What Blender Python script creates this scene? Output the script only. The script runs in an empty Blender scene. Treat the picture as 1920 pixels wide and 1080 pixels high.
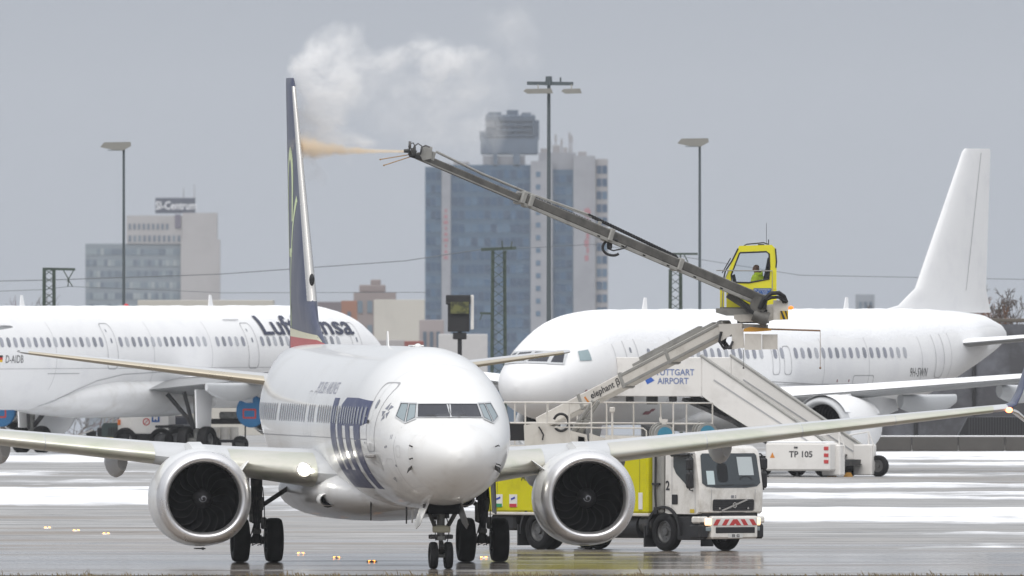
import bpy, bmesh, math, random
from math import sin, cos, pi, radians, sqrt, atan2, tan
from mathutils import Vector, Matrix, noise
from mathutils.bvhtree import BVHTree

random.seed(7)
SC = bpy.context.scene
COL = SC.collection

# ------------------------------------------------------------------ camera
FPX = 49400.0            # focal length in pixels of the 1920 px wide photograph
CAMH = 7.3               # a spotter's mound beside the apron
cd = bpy.data.cameras.new('camera'); cam = bpy.data.objects.new('camera', cd); COL.objects.link(cam)
cd.sensor_width = 36.0; cd.lens = FPX / 1920.0 * 36.0
cd.clip_start = 5.0; cd.clip_end = 60000.0
cam.location = (0, 0, CAMH)
cam.rotation_euler = (pi / 2 - 30.0 / FPX, 0, 0)
cd.dof.use_dof = True; cd.dof.focus_distance = 664.0; cd.dof.aperture_fstop = 11.0
SC.camera = cam

def P(px, py, D):
    """world point seen at photograph pixel (px, py) when it lies D metres away"""
    return Vector(((px - 960.0) * D / FPX, D, CAMH - (py - 510.0) * D / FPX))

# ------------------------------------------------------------------ world: overcast winter sky
SUN_EL, SUN_AZ = radians(50), radians(196)       # azimuth: clockwise from +Y; behind the camera, a little left
w = bpy.data.worlds.new('World'); SC.world = w; w.use_nodes = True
nt = w.node_tree; nt.nodes.clear()
out = nt.nodes.new('ShaderNodeOutputWorld'); bg = nt.nodes.new('ShaderNodeBackground')
sky = nt.nodes.new('ShaderNodeTexSky'); sky.sky_type = 'NISHITA'; sky.sun_disc = False
sky.sun_elevation = SUN_EL; sky.sun_rotation = SUN_AZ; sky.dust_density = 4.0; sky.air_density = 1.0
# cloud deck: overcast sky, its unseen overhead brightened past standard to lift whites
geo = nt.nodes.new('ShaderNodeTexCoord'); sep = nt.nodes.new('ShaderNodeSeparateXYZ')
mx = nt.nodes.new('ShaderNodeMath'); mx.operation = 'MAXIMUM'; mx.inputs[1].default_value = 0.0
zen = nt.nodes.new('ShaderNodeVectorMath'); zen.operation = 'SCALE'; zen.inputs[0].default_value = (9.6, 9.5, 9.4)
hor = nt.nodes.new('ShaderNodeVectorMath'); hor.operation = 'ADD'; hor.inputs[1].default_value = (3.86, 4.18, 4.74)
mixs = nt.nodes.new('ShaderNodeMix'); mixs.data_type = 'RGBA'; mixs.inputs[0].default_value = 0.93
nt.links.new(geo.outputs['Generated'], sep.inputs[0]); nt.links.new(sep.outputs['Z'], mx.inputs[0])
nt.links.new(mx.outputs[0], zen.inputs['Scale']); nt.links.new(zen.outputs[0], hor.inputs[0])
nt.links.new(sky.outputs[0], mixs.inputs[6]); nt.links.new(hor.outputs[0], mixs.inputs[7])
nt.links.new(mixs.outputs[2], bg.inputs['Color']); bg.inputs['Strength'].default_value = 0.1
nt.links.new(bg.outputs[0], out.inputs['Surface'])

sd = bpy.data.lights.new('sun', 'SUN'); sd.energy = 1.5; sd.angle = radians(60); sd.color = (1.0, 0.97, 0.93)
sun = bpy.data.objects.new('sun', sd); COL.objects.link(sun)
sun.rotation_euler = Vector((-sin(SUN_AZ) * cos(SUN_EL), -cos(SUN_AZ) * cos(SUN_EL), -sin(SUN_EL))).to_track_quat('-Z', 'Y').to_euler()

vs = SC.view_settings; vs.view_transform = 'Standard'; vs.look = 'None'; vs.exposure = 0.12; vs.gamma = 1.0
vs.use_curve_mapping = False
SC.cycles.volume_bounces = 8
SC.cycles.max_bounces = 8
SC.cycles.volume_max_steps = 256
SC.cycles.use_denoising = True

# ------------------------------------------------------------------ materials
MATS = {}
def mat(name, col, rough=0.5, metal=0.0, coat=0.0, var=0.0, vscale=3.0, dirt=None, dscale=1.5, dlo=0.5, dhi=0.75, bump=0.0, bscale=40.0,
        emit=None, estr=0.0, alpha=1.0, trans=0.0, spec=0.5, stretch=None, ior=1.45):
    if name in MATS: return MATS[name]
    m = bpy.data.materials.new(name); m.use_nodes = True; MATS[name] = m
    t = m.node_tree; b = t.nodes['Principled BSDF']
    b.inputs['Base Color'].default_value = (*col, 1); b.inputs['Roughness'].default_value = rough
    b.inputs['Metallic'].default_value = metal; b.inputs['Coat Weight'].default_value = coat; b.inputs['Coat Roughness'].default_value = 0.06
    b.inputs['Alpha'].default_value = alpha; b.inputs['Transmission Weight'].default_value = trans; b.inputs['IOR'].default_value = ior
    b.inputs['Specular IOR Level'].default_value = spec
    if emit: b.inputs['Emission Color'].default_value = (*emit, 1); b.inputs['Emission Strength'].default_value = estr
    tc = None
    def coords():
        nonlocal tc
        if tc is None:
            tc = t.nodes.new('ShaderNodeTexCoord')
            if stretch:
                mp = t.nodes.new('ShaderNodeMapping'); mp.inputs['Scale'].default_value = stretch
                t.links.new(tc.outputs['Object'], mp.inputs[0]); tc = mp
        return tc.outputs[0] if stretch else tc.outputs['Object']
    src = None
    if var:
        n = t.nodes.new('ShaderNodeTexNoise'); n.inputs['Scale'].default_value = vscale; n.inputs['Detail'].default_value = 5
        t.links.new(coords(), n.inputs['Vector'])
        r = t.nodes.new('ShaderNodeMix'); r.data_type = 'RGBA'
        r.inputs[6].default_value = (*[c * (1 - var) for c in col], 1); r.inputs[7].default_value = (*[min(1, c * (1 + var)) for c in col], 1)
        t.links.new(n.outputs['Fac'], r.inputs[0]); src = r.outputs[2]
        rr = t.nodes.new('ShaderNodeMath'); rr.operation = 'MULTIPLY_ADD'; rr.inputs[1].default_value = 0.25; rr.inputs[2].default_value = rough - 0.12
        t.links.new(n.outputs['Fac'], rr.inputs[0]); t.links.new(rr.outputs[0], b.inputs['Roughness'])
    if dirt:
        n = t.nodes.new('ShaderNodeTexNoise'); n.inputs['Scale'].default_value = dscale; n.inputs['Detail'].default_value = 7; n.inputs['Roughness'].default_value = 0.65
        t.links.new(coords(), n.inputs['Vector'])
        mr = t.nodes.new('ShaderNodeMapRange'); mr.inputs[1].default_value = dlo; mr.inputs[2].default_value = dhi
        t.links.new(n.outputs['Fac'], mr.inputs[0])
        r = t.nodes.new('ShaderNodeMix'); r.data_type = 'RGBA'
        if src: t.links.new(src, r.inputs[6])
        else: r.inputs[6].default_value = (*col, 1)
        r.inputs[7].default_value = (*dirt, 1); t.links.new(mr.outputs[0], r.inputs[0]); src = r.outputs[2]
    if src: t.links.new(src, b.inputs['Base Color'])
    if bump:
        n = t.nodes.new('ShaderNodeTexNoise'); n.inputs['Scale'].default_value = bscale; n.inputs['Detail'].default_value = 4
        t.links.new(coords(), n.inputs['Vector'])
        bp = t.nodes.new('ShaderNodeBump'); bp.inputs['Strength'].default_value = bump; bp.inputs['Distance'].default_value = 0.05
        t.links.new(n.outputs['Fac'], bp.inputs['Height']); t.links.new(bp.outputs[0], b.inputs['Normal'])
    return m

M_white = mat('white aircraft paint', (.74, .74, .73), .3, coat=.45, dirt=(.58, .56, .52), dscale=.9, dlo=.52, dhi=.88, stretch=(.35, 1, 1))
M_white2 = mat('frosted white aircraft paint', (.79, .79, .79), .5, dirt=(.68, .68, .70), dscale=.8, dlo=.5, dhi=.9)
M_grey_paint = mat('light grey aircraft paint', (.50, .51, .52), .4, var=.06)
M_wingdk = mat('grey wing paint', (.26, .265, .27), .45, var=.08)
M_belly = mat('white belly fairing paint', (.66, .66, .66), .35, coat=.3, dirt=(.45, .43, .40), dscale=1.2, dlo=.5, dhi=.85)
M_snow = mat('snow', (.85, .855, .865), .9, bump=.5, bscale=9, spec=.2)
M_navy = mat('navy paint', (.03, .04, .12), .35, spec=.25, var=.06)
M_navyfin = mat('frosted navy paint', (.05, .06, .11), .35, spec=.3, dirt=(.14, .15, .185), dscale=1.1, dlo=.46, dhi=.8, stretch=(1, 1, .35))
M_red = mat('red paint', (.48, .05, .05), .35)
M_cream = mat('cream paint', (.70, .68, .50), .4)
M_lime = mat('pale lime paint', (.64, .74, .42), .4)
M_slat = mat('fluid coated metal', (.62, .60, .53), .3, metal=.72, dirt=(.50, .52, .41), dscale=1.1, dlo=.42, dhi=.68, stretch=(1, .5, 1))
M_steel = mat('bare metal', (.60, .58, .55), .25, metal=.9, var=.05)
M_lip = mat('polished inlet lip', (.72, .71, .71), .3, metal=.85, var=.05, vscale=2)
M_gear = mat('grimy gear metal', (.045, .045, .045), .45, metal=.4, dirt=(.11, .10, .095), dscale=6, dlo=.5, dhi=.7)
M_geargrey = mat('grey gear paint', (.20, .20, .19), .45, dirt=(.06, .06, .06), dscale=5, dlo=.45, dhi=.7)
M_tyre = mat('rubber', (.008, .008, .009), .75, spec=.3, dirt=(.018, .018, .019), dscale=4, dlo=.45, dhi=.75)
M_rim = mat('wheel hub', (.14, .14, .14), .45, metal=.5, dirt=(.1, .1, .1), dscale=7)
M_black = mat('black plastic', (.018, .018, .02), .5, var=.2)
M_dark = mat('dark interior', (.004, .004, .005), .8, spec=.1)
M_blade = mat('carbon fan blade', (.004, .004, .005), .5, spec=.12)
M_edge = mat('blade edge metal', (.014, .014, .015), .35, metal=.3)
M_glassdk = mat('cockpit glass', (.022, .024, .034), .1, spec=.5)
M_glasslt = mat('pale cockpit glass', (.22, .27, .29), .1, spec=.9)
M_window = mat('cabin window', (.22, .23, .26), .2, spec=.6)
M_winlt = [mat('frosty cabin window %d' % k, c, .25, spec=.5) for k, c in enumerate([(.26, .27, .31), (.33, .34, .38), (.22, .23, .26), (.42, .43, .46)])]
M_line = mat('panel seam', (.36, .36, .37), .6)
M_lettering = mat('grey lettering', (.20, .21, .25), .5)
M_text = mat('black lettering', (.03, .03, .035), .5)
M_lamp = mat('lit lamp', (1, 1, 1), .2, emit=(1, .97, .90), estr=14)
M_amber = mat('lit amber lamp', (1, .6, .2), .3, emit=(1, .36, .06), estr=3.2)
M_rednav = mat('lit red lamp', (1, .3, .2), .3, emit=(1, .22, .08), estr=7)
M_yellow = mat('yellow truck paint', (.60, .555, .008), .45, spec=.2, dirt=(.46, .42, .012), dscale=2, dlo=.5, dhi=.8)
M_yellowcab = mat('yellow cab paint', (.72, .66, .02), .3, coat=.5)
M_beige = mat('off white truck paint', (.62, .59, .54), .38, coat=.2, dirt=(.45, .42, .37), dscale=2.2, dlo=.5, dhi=.8)
M_boom = mat('weathered grey boom', (.12, .115, .105), .5, metal=.2, dirt=(.06, .058, .054), dscale=3, dlo=.4, dhi=.7)
M_boomlt = mat('pale grey boom', (.30, .295, .275), .45, metal=.1, dirt=(.18, .175, .165), dscale=3, dlo=.5, dhi=.75)
M_cab = mat('white cab paint', (.74, .72, .68), .3, coat=.4, dirt=(.46, .43, .38), dscale=2.4, dlo=.48, dhi=.8)
M_stairs = mat('white stair paint', (.72, .70, .67), .5, dirt=(.55, .53, .50), dscale=1.2, dlo=.5, dhi=.85)
M_concrete = mat('concrete', (.24, .23, .22), .85, var=.15, vscale=.8)
M_bluecov = mat('blue engine cover fabric', (.04, .17, .36), .8, var=.1)

def glass(name, tint=(.8, .85, .88), dens=.35):
    """thin see-through glass: partly reflecting, partly clear"""
    if name in MATS: return MATS[name]
    m = bpy.data.materials.new(name); m.use_nodes = True; MATS[name] = m
    t = m.node_tree; t.nodes.clear()
    o = t.nodes.new('ShaderNodeOutputMaterial'); mixn = t.nodes.new('ShaderNodeMixShader'); tr = t.nodes.new('ShaderNodeBsdfTransparent')
    gl = t.nodes.new('ShaderNodeBsdfGlossy'); gl.inputs['Roughness'].default_value = .03
    tr.inputs[0].default_value = (*tint, 1); fr = t.nodes.new('ShaderNodeFresnel'); fr.inputs[0].default_value = 1.5
    ad = t.nodes.new('ShaderNodeMath'); ad.inputs[1].default_value = dens; t.links.new(fr.outputs[0], ad.inputs[0])
    t.links.new(ad.outputs[0], mixn.inputs[0]); t.links.new(tr.outputs[0], mixn.inputs[1]); t.links.new(gl.outputs[0], mixn.inputs[2])
    t.links.new(mixn.outputs[0], o.inputs[0])
    return m

# ------------------------------------------------------------------ object helpers
def tag(o, label=None, cat=None, group=None, kind=None):
    if label: o['label'] = label
    if cat: o['category'] = cat
    if group: o['group'] = group
    if kind: o['kind'] = kind
    return o

def empty(name, loc=(0, 0, 0), rz=0.0, label=None, cat=None, group=None):
    o = bpy.data.objects.new(name, None); COL.objects.link(o); o.empty_display_size = .3
    o.location = loc; o.rotation_euler = (0, 0, rz)
    return tag(o, label, cat, group)

def link(name, me, m=None, parent=None, loc=None):
    o = bpy.data.objects.new(name, me); COL.objects.link(o)
    if m is not None:
        if not me.materials: me.materials.append(m)
    if parent: o.parent = parent
    if loc: o.location = loc
    return o

def MX(root):
    """world -> local matrix of an Empty placed by location and z rotation"""
    return (Matrix.Translation(root.location) @ Matrix.Rotation(root.rotation_euler.z, 4, 'Z')).inverted()

class B:
    """collects shapes for ONE mesh"""
    def __init__(s): s.v = []; s.f = []; s.mi = []
    def add(s, vs, fs, mi=0):
        n = len(s.v); s.v += [Vector(p) for p in vs]; s.f += [tuple(i + n for i in f) for f in fs]; s.mi += [mi] * len(fs); return s
    def box(s, c, d, rot=None, bev=0.0, mi=0):
        c = Vector(c); hx, hy, hz = d[0] / 2, d[1] / 2, d[2] / 2
        if bev > 0:
            bev = min(bev, .45 * min(d)); pts = []; fs = []
            # chamfered box: 24 vertices
            idx = {}
            for sx in (-1, 1):
                for sy in (-1, 1):
                    for sz in (-1, 1):
                        for ax in range(3):
                            p = [sx * hx, sy * hy, sz * hz]
                            for k in range(3):
                                if k != ax: p[k] -= (sx, sy, sz)[k] * bev
                            idx[(sx, sy, sz, ax)] = len(pts); pts.append(Vector(p))
            q = [(-1, -1), (1, -1), (1, 1), (-1, 1)]
            for ax in range(3):
                for sg in (-1, 1):
                    o = [k for k in range(3) if k != ax]; f = []
                    for a, b_ in q:
                        k = [0, 0, 0]; k[ax] = sg; k[o[0]] = a; k[o[1]] = b_; f.append(idx[(*k, ax)])
                    fs.append(f)
            for ax in range(3):          # edges along ax
                o = [k for k in range(3) if k != ax]
                for a in (-1, 1):
                    for b_ in (-1, 1):
                        ks = []
                        for sg in (-1, 1):
                            k = [0, 0, 0]; k[ax] = sg; k[o[0]] = a; k[o[1]] = b_; ks.append(tuple(k))
                        fs.append([idx[(*ks[0], o[0])], idx[(*ks[1], o[0])], idx[(*ks[1], o[1])], idx[(*ks[0], o[1])]])
            for sx in (-1, 1):
                for sy in (-1, 1):
                    for sz in (-1, 1): fs.append([idx[(sx, sy, sz, k)] for k in range(3)])
        else:
            pts = [Vector((x, y, z)) for x in (-hx, hx) for y in (-hy, hy) for z in (-hz, hz)]
            fs = [(0, 1, 3, 2), (4, 6, 7, 5), (0, 4, 5, 1), (2, 3, 7, 6), (0, 2, 6, 4), (1, 5, 7, 3)]
        if rot is not None: pts = [rot @ p for p in pts]
        return s.add([p + c for p in pts], fs, mi)
    def beam(s, a, b, w_, h_, up=(0, 0, 1), bev=0.0, mi=0):
        a, b = Vector(a), Vector(b); x = (b - a); L = x.length; x.normalize(); u = Vector(up); y = u.cross(x)
        if y.length < 1e-5: y = Vector((0, 1, 0)).cross(x)
        y.normalize(); z = x.cross(y); R = Matrix((x, y, z)).transposed()
        return s.box((a + b) / 2, (L, w_, h_), R, bev, mi)
    def cyl(s, a, b, r0, r1=None, n=14, cap=True, mi=0):
        a, b = Vector(a), Vector(b); r1 = r0 if r1 is None else r1
        x = (b - a).normalized(); y = x.orthogonal().normalized(); z = x.cross(y)
        ring = [(cos(2 * pi * i / n), sin(2 * pi * i / n)) for i in range(n)]
        vs = [a + r0 * (c * y + d * z) for c, d in ring] + [b + r1 * (c * y + d * z) for c, d in ring]
        fs = [(i, (i + 1) % n, n + (i + 1) % n, n + i) for i in range(n)]
        if cap: fs += [tuple(range(n))[::-1], tuple(range(n, 2 * n))]
        return s.add(vs, fs, mi)
    def tube(s, pts, r, n=8, mi=0, cap=True):
        pts = [Vector(p) for p in pts]; rr = r if isinstance(r, (list, tuple)) else [r] * len(pts)
        fr = None; rings = []
        for i, p in enumerate(pts):
            d = (pts[min(i + 1, len(pts) - 1)] - pts[max(i - 1, 0)]).normalized()
            y = d.orthogonal().normalized() if fr is None else (fr - fr.dot(d) * d).normalized()
            fr = y; z = d.cross(y)
            rings.append([p + rr[i] * (cos(2 * pi * k / n) * y + sin(2 * pi * k / n) * z) for k in range(n)])
        return s.loft(rings, closed=True, cap=cap, mi=mi)
    def loft(s, rings, closed=True, cap=False, mi=0):
        n = len(rings[0]); vs = [p for r in rings for p in r]; fs = []
        m_ = n if closed else n - 1
        for i in range(len(rings) - 1):
            for k in range(m_):
                fs.append((i * n + k, i * n + (k + 1) % n, (i + 1) * n + (k + 1) % n, (i + 1) * n + k))
        if cap: fs += [tuple(range(n))[::-1], tuple(range((len(rings) - 1) * n, len(rings) * n))]
        return s.add(vs, fs, mi)
    def prism(s, poly, f3, mi=0):
        """poly: list of 2D points; f3(u, v, k) -> 3D point, k = 0 / 1 for the two ends"""
        n = len(poly); vs = [f3(u, v, 0) for u, v in poly] + [f3(u, v, 1) for u, v in poly]
        return s.add(vs, [tuple(range(n))[::-1], tuple(range(n, 2 * n))] + [(i, (i + 1) % n, n + (i + 1) % n, n + i) for i in range(n)], mi)
    def lathe(s, prof, o, ax, n=48, mi=0, sq=None):
        """prof: (a, r) pairs along axis ax from o; sq(a, ang) optional radius factor"""
        o, ax = Vector(o), Vector(ax).normalized(); y = Vector((0, 1, 0)) if abs(ax.y) < .9 else Vector((1, 0, 0))
        y = (y - y.dot(ax) * ax).normalized(); z = Vector((0, 0, 1)) if abs(ax.z) < .5 else ax.cross(y)
        rings = []
        for a, r in prof:
            rings.append([o + a * ax + r * (sq(a, 2 * pi * k / n) if sq else 1) * (cos(2 * pi * k / n) * y + sin(2 * pi * k / n) * z) for k in range(n)])
        return s.loft(rings, mi=mi)
    def sphere(s, c, r, n=12, m_=8, mi=0):
        c = Vector(c); r = Vector(r) if hasattr(r, '__len__') else Vector((r, r, r)); rings = []
        for i in range(m_ + 1):
            th = pi * i / m_ ; th = min(max(th, .02), pi - .02)
            rings.append([c + Vector((r.x * sin(th) * cos(2 * pi * k / n), r.y * sin(th) * sin(2 * pi * k / n), r.z * cos(th))) for k in range(n)])
        return s.loft(rings, cap=True, mi=mi)
    def mesh(s, name, smooth=35, M=None):
        me = bpy.data.meshes.new(name)
        vs = [M @ p for p in s.v] if M is not None else s.v
        me.from_pydata([tuple(p) for p in vs], [], s.f)
        if any(s.mi): me.polygons.foreach_set('material_index', s.mi)
        bm = bmesh.new(); bm.from_mesh(me); bmesh.ops.recalc_face_normals(bm, faces=bm.faces); bm.to_mesh(me); bm.free()
        if smooth:
            me.shade_smooth(); me.set_sharp_from_angle(angle=radians(smooth))
        return me
    def build(s, name, m, parent=None, smooth=35, M=None):
        me = s.mesh(name, smooth, M)
        for k in (m if isinstance(m, (list, tuple)) else [m]): me.materials.append(k)
        return link(name, me, None, parent)
    def bvh(s): return BVHTree.FromPolygons([tuple(p) for p in s.v], s.f)

def interp(tab, x):
    """smooth (monotone cubic) interpolation through rows of a table, first column ascending"""
    if x <= tab[0][0]: return list(tab[0][1:])
    if x >= tab[-1][0]: return list(tab[-1][1:])
    i = max(k for k in range(len(tab) - 1) if tab[k][0] <= x)
    x0, x1 = tab[i][0], tab[i + 1][0]; h = x1 - x0; t = (x - x0) / h; res = []
    for c in range(1, len(tab[0])):
        def sl(k):
            if k <= 0 or k >= len(tab) - 1: 
                k2 = 0 if k <= 0 else len(tab) - 2
                return (tab[k2 + 1][c] - tab[k2][c]) / (tab[k2 + 1][0] - tab[k2][0])
            a = (tab[k][c] - tab[k - 1][c]) / (tab[k][0] - tab[k - 1][0]); b = (tab[k + 1][c] - tab[k][c]) / (tab[k + 1][0] - tab[k][0])
            return 0 if a * b <= 0 else 2 * a * b / (a + b)
        m0, m1 = sl(i), sl(i + 1); p0, p1 = tab[i][c], tab[i + 1][c]
        res.append((2 * t**3 - 3 * t**2 + 1) * p0 + (t**3 - 2 * t**2 + t) * h * m0 + (-2 * t**3 + 3 * t**2) * p1 + (t**3 - t**2) * h * m1)
    return res

# ------------------------------------------------------------------ paint, windows and lettering laid on curved skins
def rrect(cx, cy, w_, h_, r, n=4, skew=0.0):
    pts = []
    for sx, sy, a0 in ((1, 1, 0), (-1, 1, 90), (-1, -1, 180), (1, -1, 270)):
        for k in range(n + 1):
            a = radians(a0 + 90 * k / n); pts.append((cx + sx * (w_ / 2 - r) + r * cos(a), cy + sy * (h_ / 2 - r) + r * sin(a)))
    return [(x + skew * (y - cy), y) for x, y in pts]

def poly_bm(polys):
    """2D polygons (each a point list) -> flat bmesh"""
    bm = bmesh.new()
    for p in polys:
        try: bm.faces.new([bm.verts.new((u, v, 0)) for u, v in p])
        except ValueError: pass
    return bm

def ring_polys(p, wd):
    """outline of a polygon as quads, wd wide, inwards of its own centre"""
    cx = sum(a for a, b in p) / len(p); cy = sum(b for a, b in p) / len(p); q = []
    for u, v in p:
        q.append((u - math.copysign(min(wd, abs(u - cx)), u - cx), v - math.copysign(min(wd, abs(v - cy)), v - cy)))
    n = len(p); return [[p[i], p[(i + 1) % n], q[(i + 1) % n], q[i]] for i in range(n)]

def line_polys(pts, wd):
    res = []
    for i in range(len(pts) - 1):
        a, b = Vector(pts[i]), Vector(pts[i + 1]); d = (b - a); 
        if d.length < 1e-6: continue
        d.normalize(); nrm = Vector((-d.y, d.x)) * wd / 2
        res.append([tuple(a - nrm), tuple(b - nrm), tuple(b + nrm), tuple(a + nrm)])
    return res

def text_bm(s, size, shear=0.0, bold=0.0, sx=1.0, space=1.0):
    cu = bpy.data.curves.new('lettering', 'FONT'); cu.body = s; cu.size = size; cu.shear = shear; cu.offset = bold; cu.space_character = space
    cu.align_x = 'CENTER'; cu.align_y = 'CENTER'; cu.resolution_u = 3
    o = bpy.data.objects.new('lettering', cu); COL.objects.link(o)
    dg = bpy.context.evaluated_depsgraph_get(); me = bpy.data.meshes.new_from_object(o.evaluated_get(dg))
    bm = bmesh.new(); bm.from_mesh(me)
    bpy.data.objects.remove(o); bpy.data.curves.remove(cu); bpy.data.meshes.remove(me)
    if sx != 1.0:
        for v in bm.verts: v.co.x *= sx
    return bm

def cut_bm(bm, step_v=None, step_u=None):
    bmesh.ops.triangulate(bm, faces=bm.faces)
    for step, ax in ((step_v, 1), (step_u, 0)):
        if not step: continue
        lo = min(v.co[ax] for v in bm.verts); hi = max(v.co[ax] for v in bm.verts)
        k = math.floor(lo / step) + 1
        while k * step < hi:
            co = Vector((0, 0, 0)); co[ax] = k * step; no = Vector((0, 0, 0)); no[ax] = 1
            bmesh.ops.bisect_plane(bm, geom=bm.verts[:] + bm.edges[:] + bm.faces[:], plane_co=co, plane_no=no, dist=1e-5); k += 1
    return bm

def lay(bm, bvh, ray, off=.006, step_v=.12, step_u=None):
    """push a flat bmesh onto a skin; ray(u, v) -> (origin, direction)"""
    cut_bm(bm, step_v, step_u); dead = []
    for v in bm.verts:
        o, d = ray(v.co.x, v.co.y); hit, nrm, idx, dist = bvh.ray_cast(o, d)
        if hit is None: dead.append(v); continue
        if nrm.dot(d) > 0: nrm = -nrm
        v.co = hit + nrm * off
    if dead: bmesh.ops.delete(bm, geom=dead, context='VERTS')
    return bm

def bm_build(bm, name, m, parent=None, smooth=True):
    me = bpy.data.meshes.new(name); bm.to_mesh(me); bm.free()
    if smooth: me.shade_smooth()
    me.materials.append(m)
    return link(name, me, None, parent)
# ================================================================== the setting
M_field = mat('winter field', (.17, .16, .13), .95, var=.3, vscale=.02, dirt=(.62, .63, .65), dscale=.03, dlo=.45, dhi=.6)
g = B()
rows = [(-300, -.03), (600, -.03), (633.6, -.03), (634.2, -.09), (1172, -.09), (1185, -.03), (1300, -3), (1500, -12), (2200, -16), (3600, -20), (6000, -40), (9000, -80)]
g.loft([[Vector((x, y, z)) for x in (-16000, -60, 60, 16000)] for y, z in rows], closed=False)
tag(g.build('ground', M_field), kind='structure')

# wet concrete apron
def apron_mat():
    m = bpy.data.materials.new('wet concrete apron'); m.use_nodes = True; t = m.node_tree; b = t.nodes['Principled BSDF']
    tc = t.nodes.new('ShaderNodeTexCoord')
    def nz(sx, sy, detail=6, rough=.6, off=0.0):
        mp = t.nodes.new('ShaderNodeMapping'); mp.inputs['Scale'].default_value = (sx, sy, 1); mp.inputs['Location'].default_value = (off, off * .7, 0)
        t.links.new(tc.outputs['Object'], mp.inputs[0]); n = t.nodes.new('ShaderNodeTexNoise'); n.inputs['Scale'].default_value = 1.0
        n.inputs['Detail'].default_value = detail; n.inputs['Roughness'].default_value = rough; t.links.new(mp.outputs[0], n.inputs['Vector']); return n.outputs['Fac']
    def rng(s, a, b_, c=0.0, d=1.0):
        r = t.nodes.new('ShaderNodeMapRange'); r.inputs[1].default_value = a; r.inputs[2].default_value = b_; r.inputs[3].default_value = c; r.inputs[4].default_value = d
        t.links.new(s, r.inputs[0]); return r.outputs[0]
    def mixc(f, a, b_):
        r = t.nodes.new('ShaderNodeMix'); r.data_type = 'RGBA'; t.links.new(f, r.inputs[0])
        for k, v in ((6, a), (7, b_)):
            if isinstance(v, tuple): r.inputs[k].default_value = (*v, 1)
            else: t.links.new(v, r.inputs[k])
        return r.outputs[2]
    c1 = mixc(rng(nz(.16, .34, 9, .72), .40, .60), (.16, .156, .148), (.36, .35, .335))
    c2 = mixc(rng(nz(.05, .09, off=31), .52, .66), c1, (.17, .125, .085))       # tan de-icing fluid
    c3 = mixc(rng(nz(.25, .35, off=77), .57, .70), c2, (.055, .05, .046))         # dark soaked patches
    sp = t.nodes.new('ShaderNodeSeparateXYZ'); t.links.new(tc.outputs['Object'], sp.inputs[0])
    run = rng(sp.outputs['Y'], 668, 735)                                          # fluid run-off lies thickest round the sprayed aircraft
    tn = t.nodes.new('ShaderNodeMath'); tn.operation = 'MULTIPLY'; t.links.new(rng(run, 0, 1, 1, 0), tn.inputs[0]); t.links.new(rng(nz(.05, .2, off=5), .35, .6, .25, .9), tn.inputs[1])
    t.links.new(mixc(tn.outputs[0], c3, (.15, .108, .07)), b.inputs['Base Color'])
    ad = t.nodes.new('ShaderNodeMath'); ad.operation = 'ADD'; t.links.new(rng(nz(.06, .14, off=12), .35, .65, -.45, .45), ad.inputs[0]); t.links.new(run, ad.inputs[1])
    wet = rng(ad.outputs[0], .0, 1.0, .10, .46)
    t.links.new(wet, b.inputs['Roughness']); b.inputs['Specular IOR Level'].default_value = .5
    return m
M_apron = apron_mat()
ap = B(); ys = [634 + (1178 - 634) * i / 40 for i in range(41)]
ap.loft([[Vector((x, y, 0)) for x in (-400, -40, 0, 40, 400)] for y in ys], closed=False)
tag(ap.build('apron', M_apron), kind='structure')

# slush and snow left by the ploughs: long low windrows
def sm(a, b_, x):
    t = min(1, max(0, (x - a) / (b_ - a))); return t * t * (3 - 2 * t)
BANDS = [(1014, 1070, 9, 99, 1.0), (988, 1008, 9, 99, .8), (938, 955, 9, 99, .75), (889, 909, 8, 99, .85), (846, 872, 6, 99, .9), (768, 815, 1.5, 99, 1.15), (694, 716, 10, 99, .45), (730, 738, 12, 99, .4),
         (1010, 1066, -99, -10, .9), (945, 968, -99, -10, .65), (820, 894, -99, -8.5, 1.0), (800, 890, -8, 1, .75), (760, 770, -99, -12, .4), (905, 925, -99, -12, .55), (730, 737, -9, -2, .35)]
def snow_h(x, y):
    h = 0
    jx = 3.0 * noise.noise((x * .06, y * .02, 3)); jy = 9 * noise.noise((x * .045, y * .012, 9.5)) + 2.0 * noise.noise((x * .35, y * .1, 4))
    for a, b_, x0, x1, k in BANDS:
        e = min(sm(a - 8, a + 6, y + jy * .7), 1 - sm(b_ - 6, b_ + 8, y + jy * .7), sm(x0 - 3, x0 + 3, x + jx), 1 - sm(x1 - 3, x1 + 3, x + jx))
        h = max(h, e * k)
    n = noise.fractal((x * .16, y * .05, 1.7), .8, 2.1, 4)
    return h * 1.1 - .58 + .52 * n + .34 * noise.noise((x * .12, y * .26, 6)) + .22 * noise.noise((x * .9, y * .4, 2))
sn = B(); nx, ny = 200, 420; xs = [-38 + 76 * i / (nx - 1) for i in range(nx)]; yy = [690 + 388 * j / (ny - 1) for j in range(ny)]
H = [[snow_h(x, y) for x in xs] for y in yy]
vid = {}; vs_ = []; fs_ = []
for j in range(ny - 1):
    for i in range(nx - 1):
        if max(H[j][i], H[j][i + 1], H[j + 1][i], H[j + 1][i + 1]) > 0:
            f = []
            for a, b_ in ((i, j), (i + 1, j), (i + 1, j + 1), (i, j + 1)):
                if (a, b_) not in vid:
                    vid[(a, b_)] = len(vs_); hh = H[b_][a]
                    vs_.append(Vector((xs[a], yy[b_], max(-.012, min(hh * .10, .02 + hh * .03)))))
                f.append(vid[(a, b_)])
            fs_.append(f)
sn.add(vs_, fs_); hts = {v: H[b_][a] for (a, b_), v in vid.items()}
M_slush = bpy.data.materials.new('slushy snow'); M_slush.use_nodes = True; t = M_slush.node_tree; pb = t.nodes['Principled BSDF']
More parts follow.
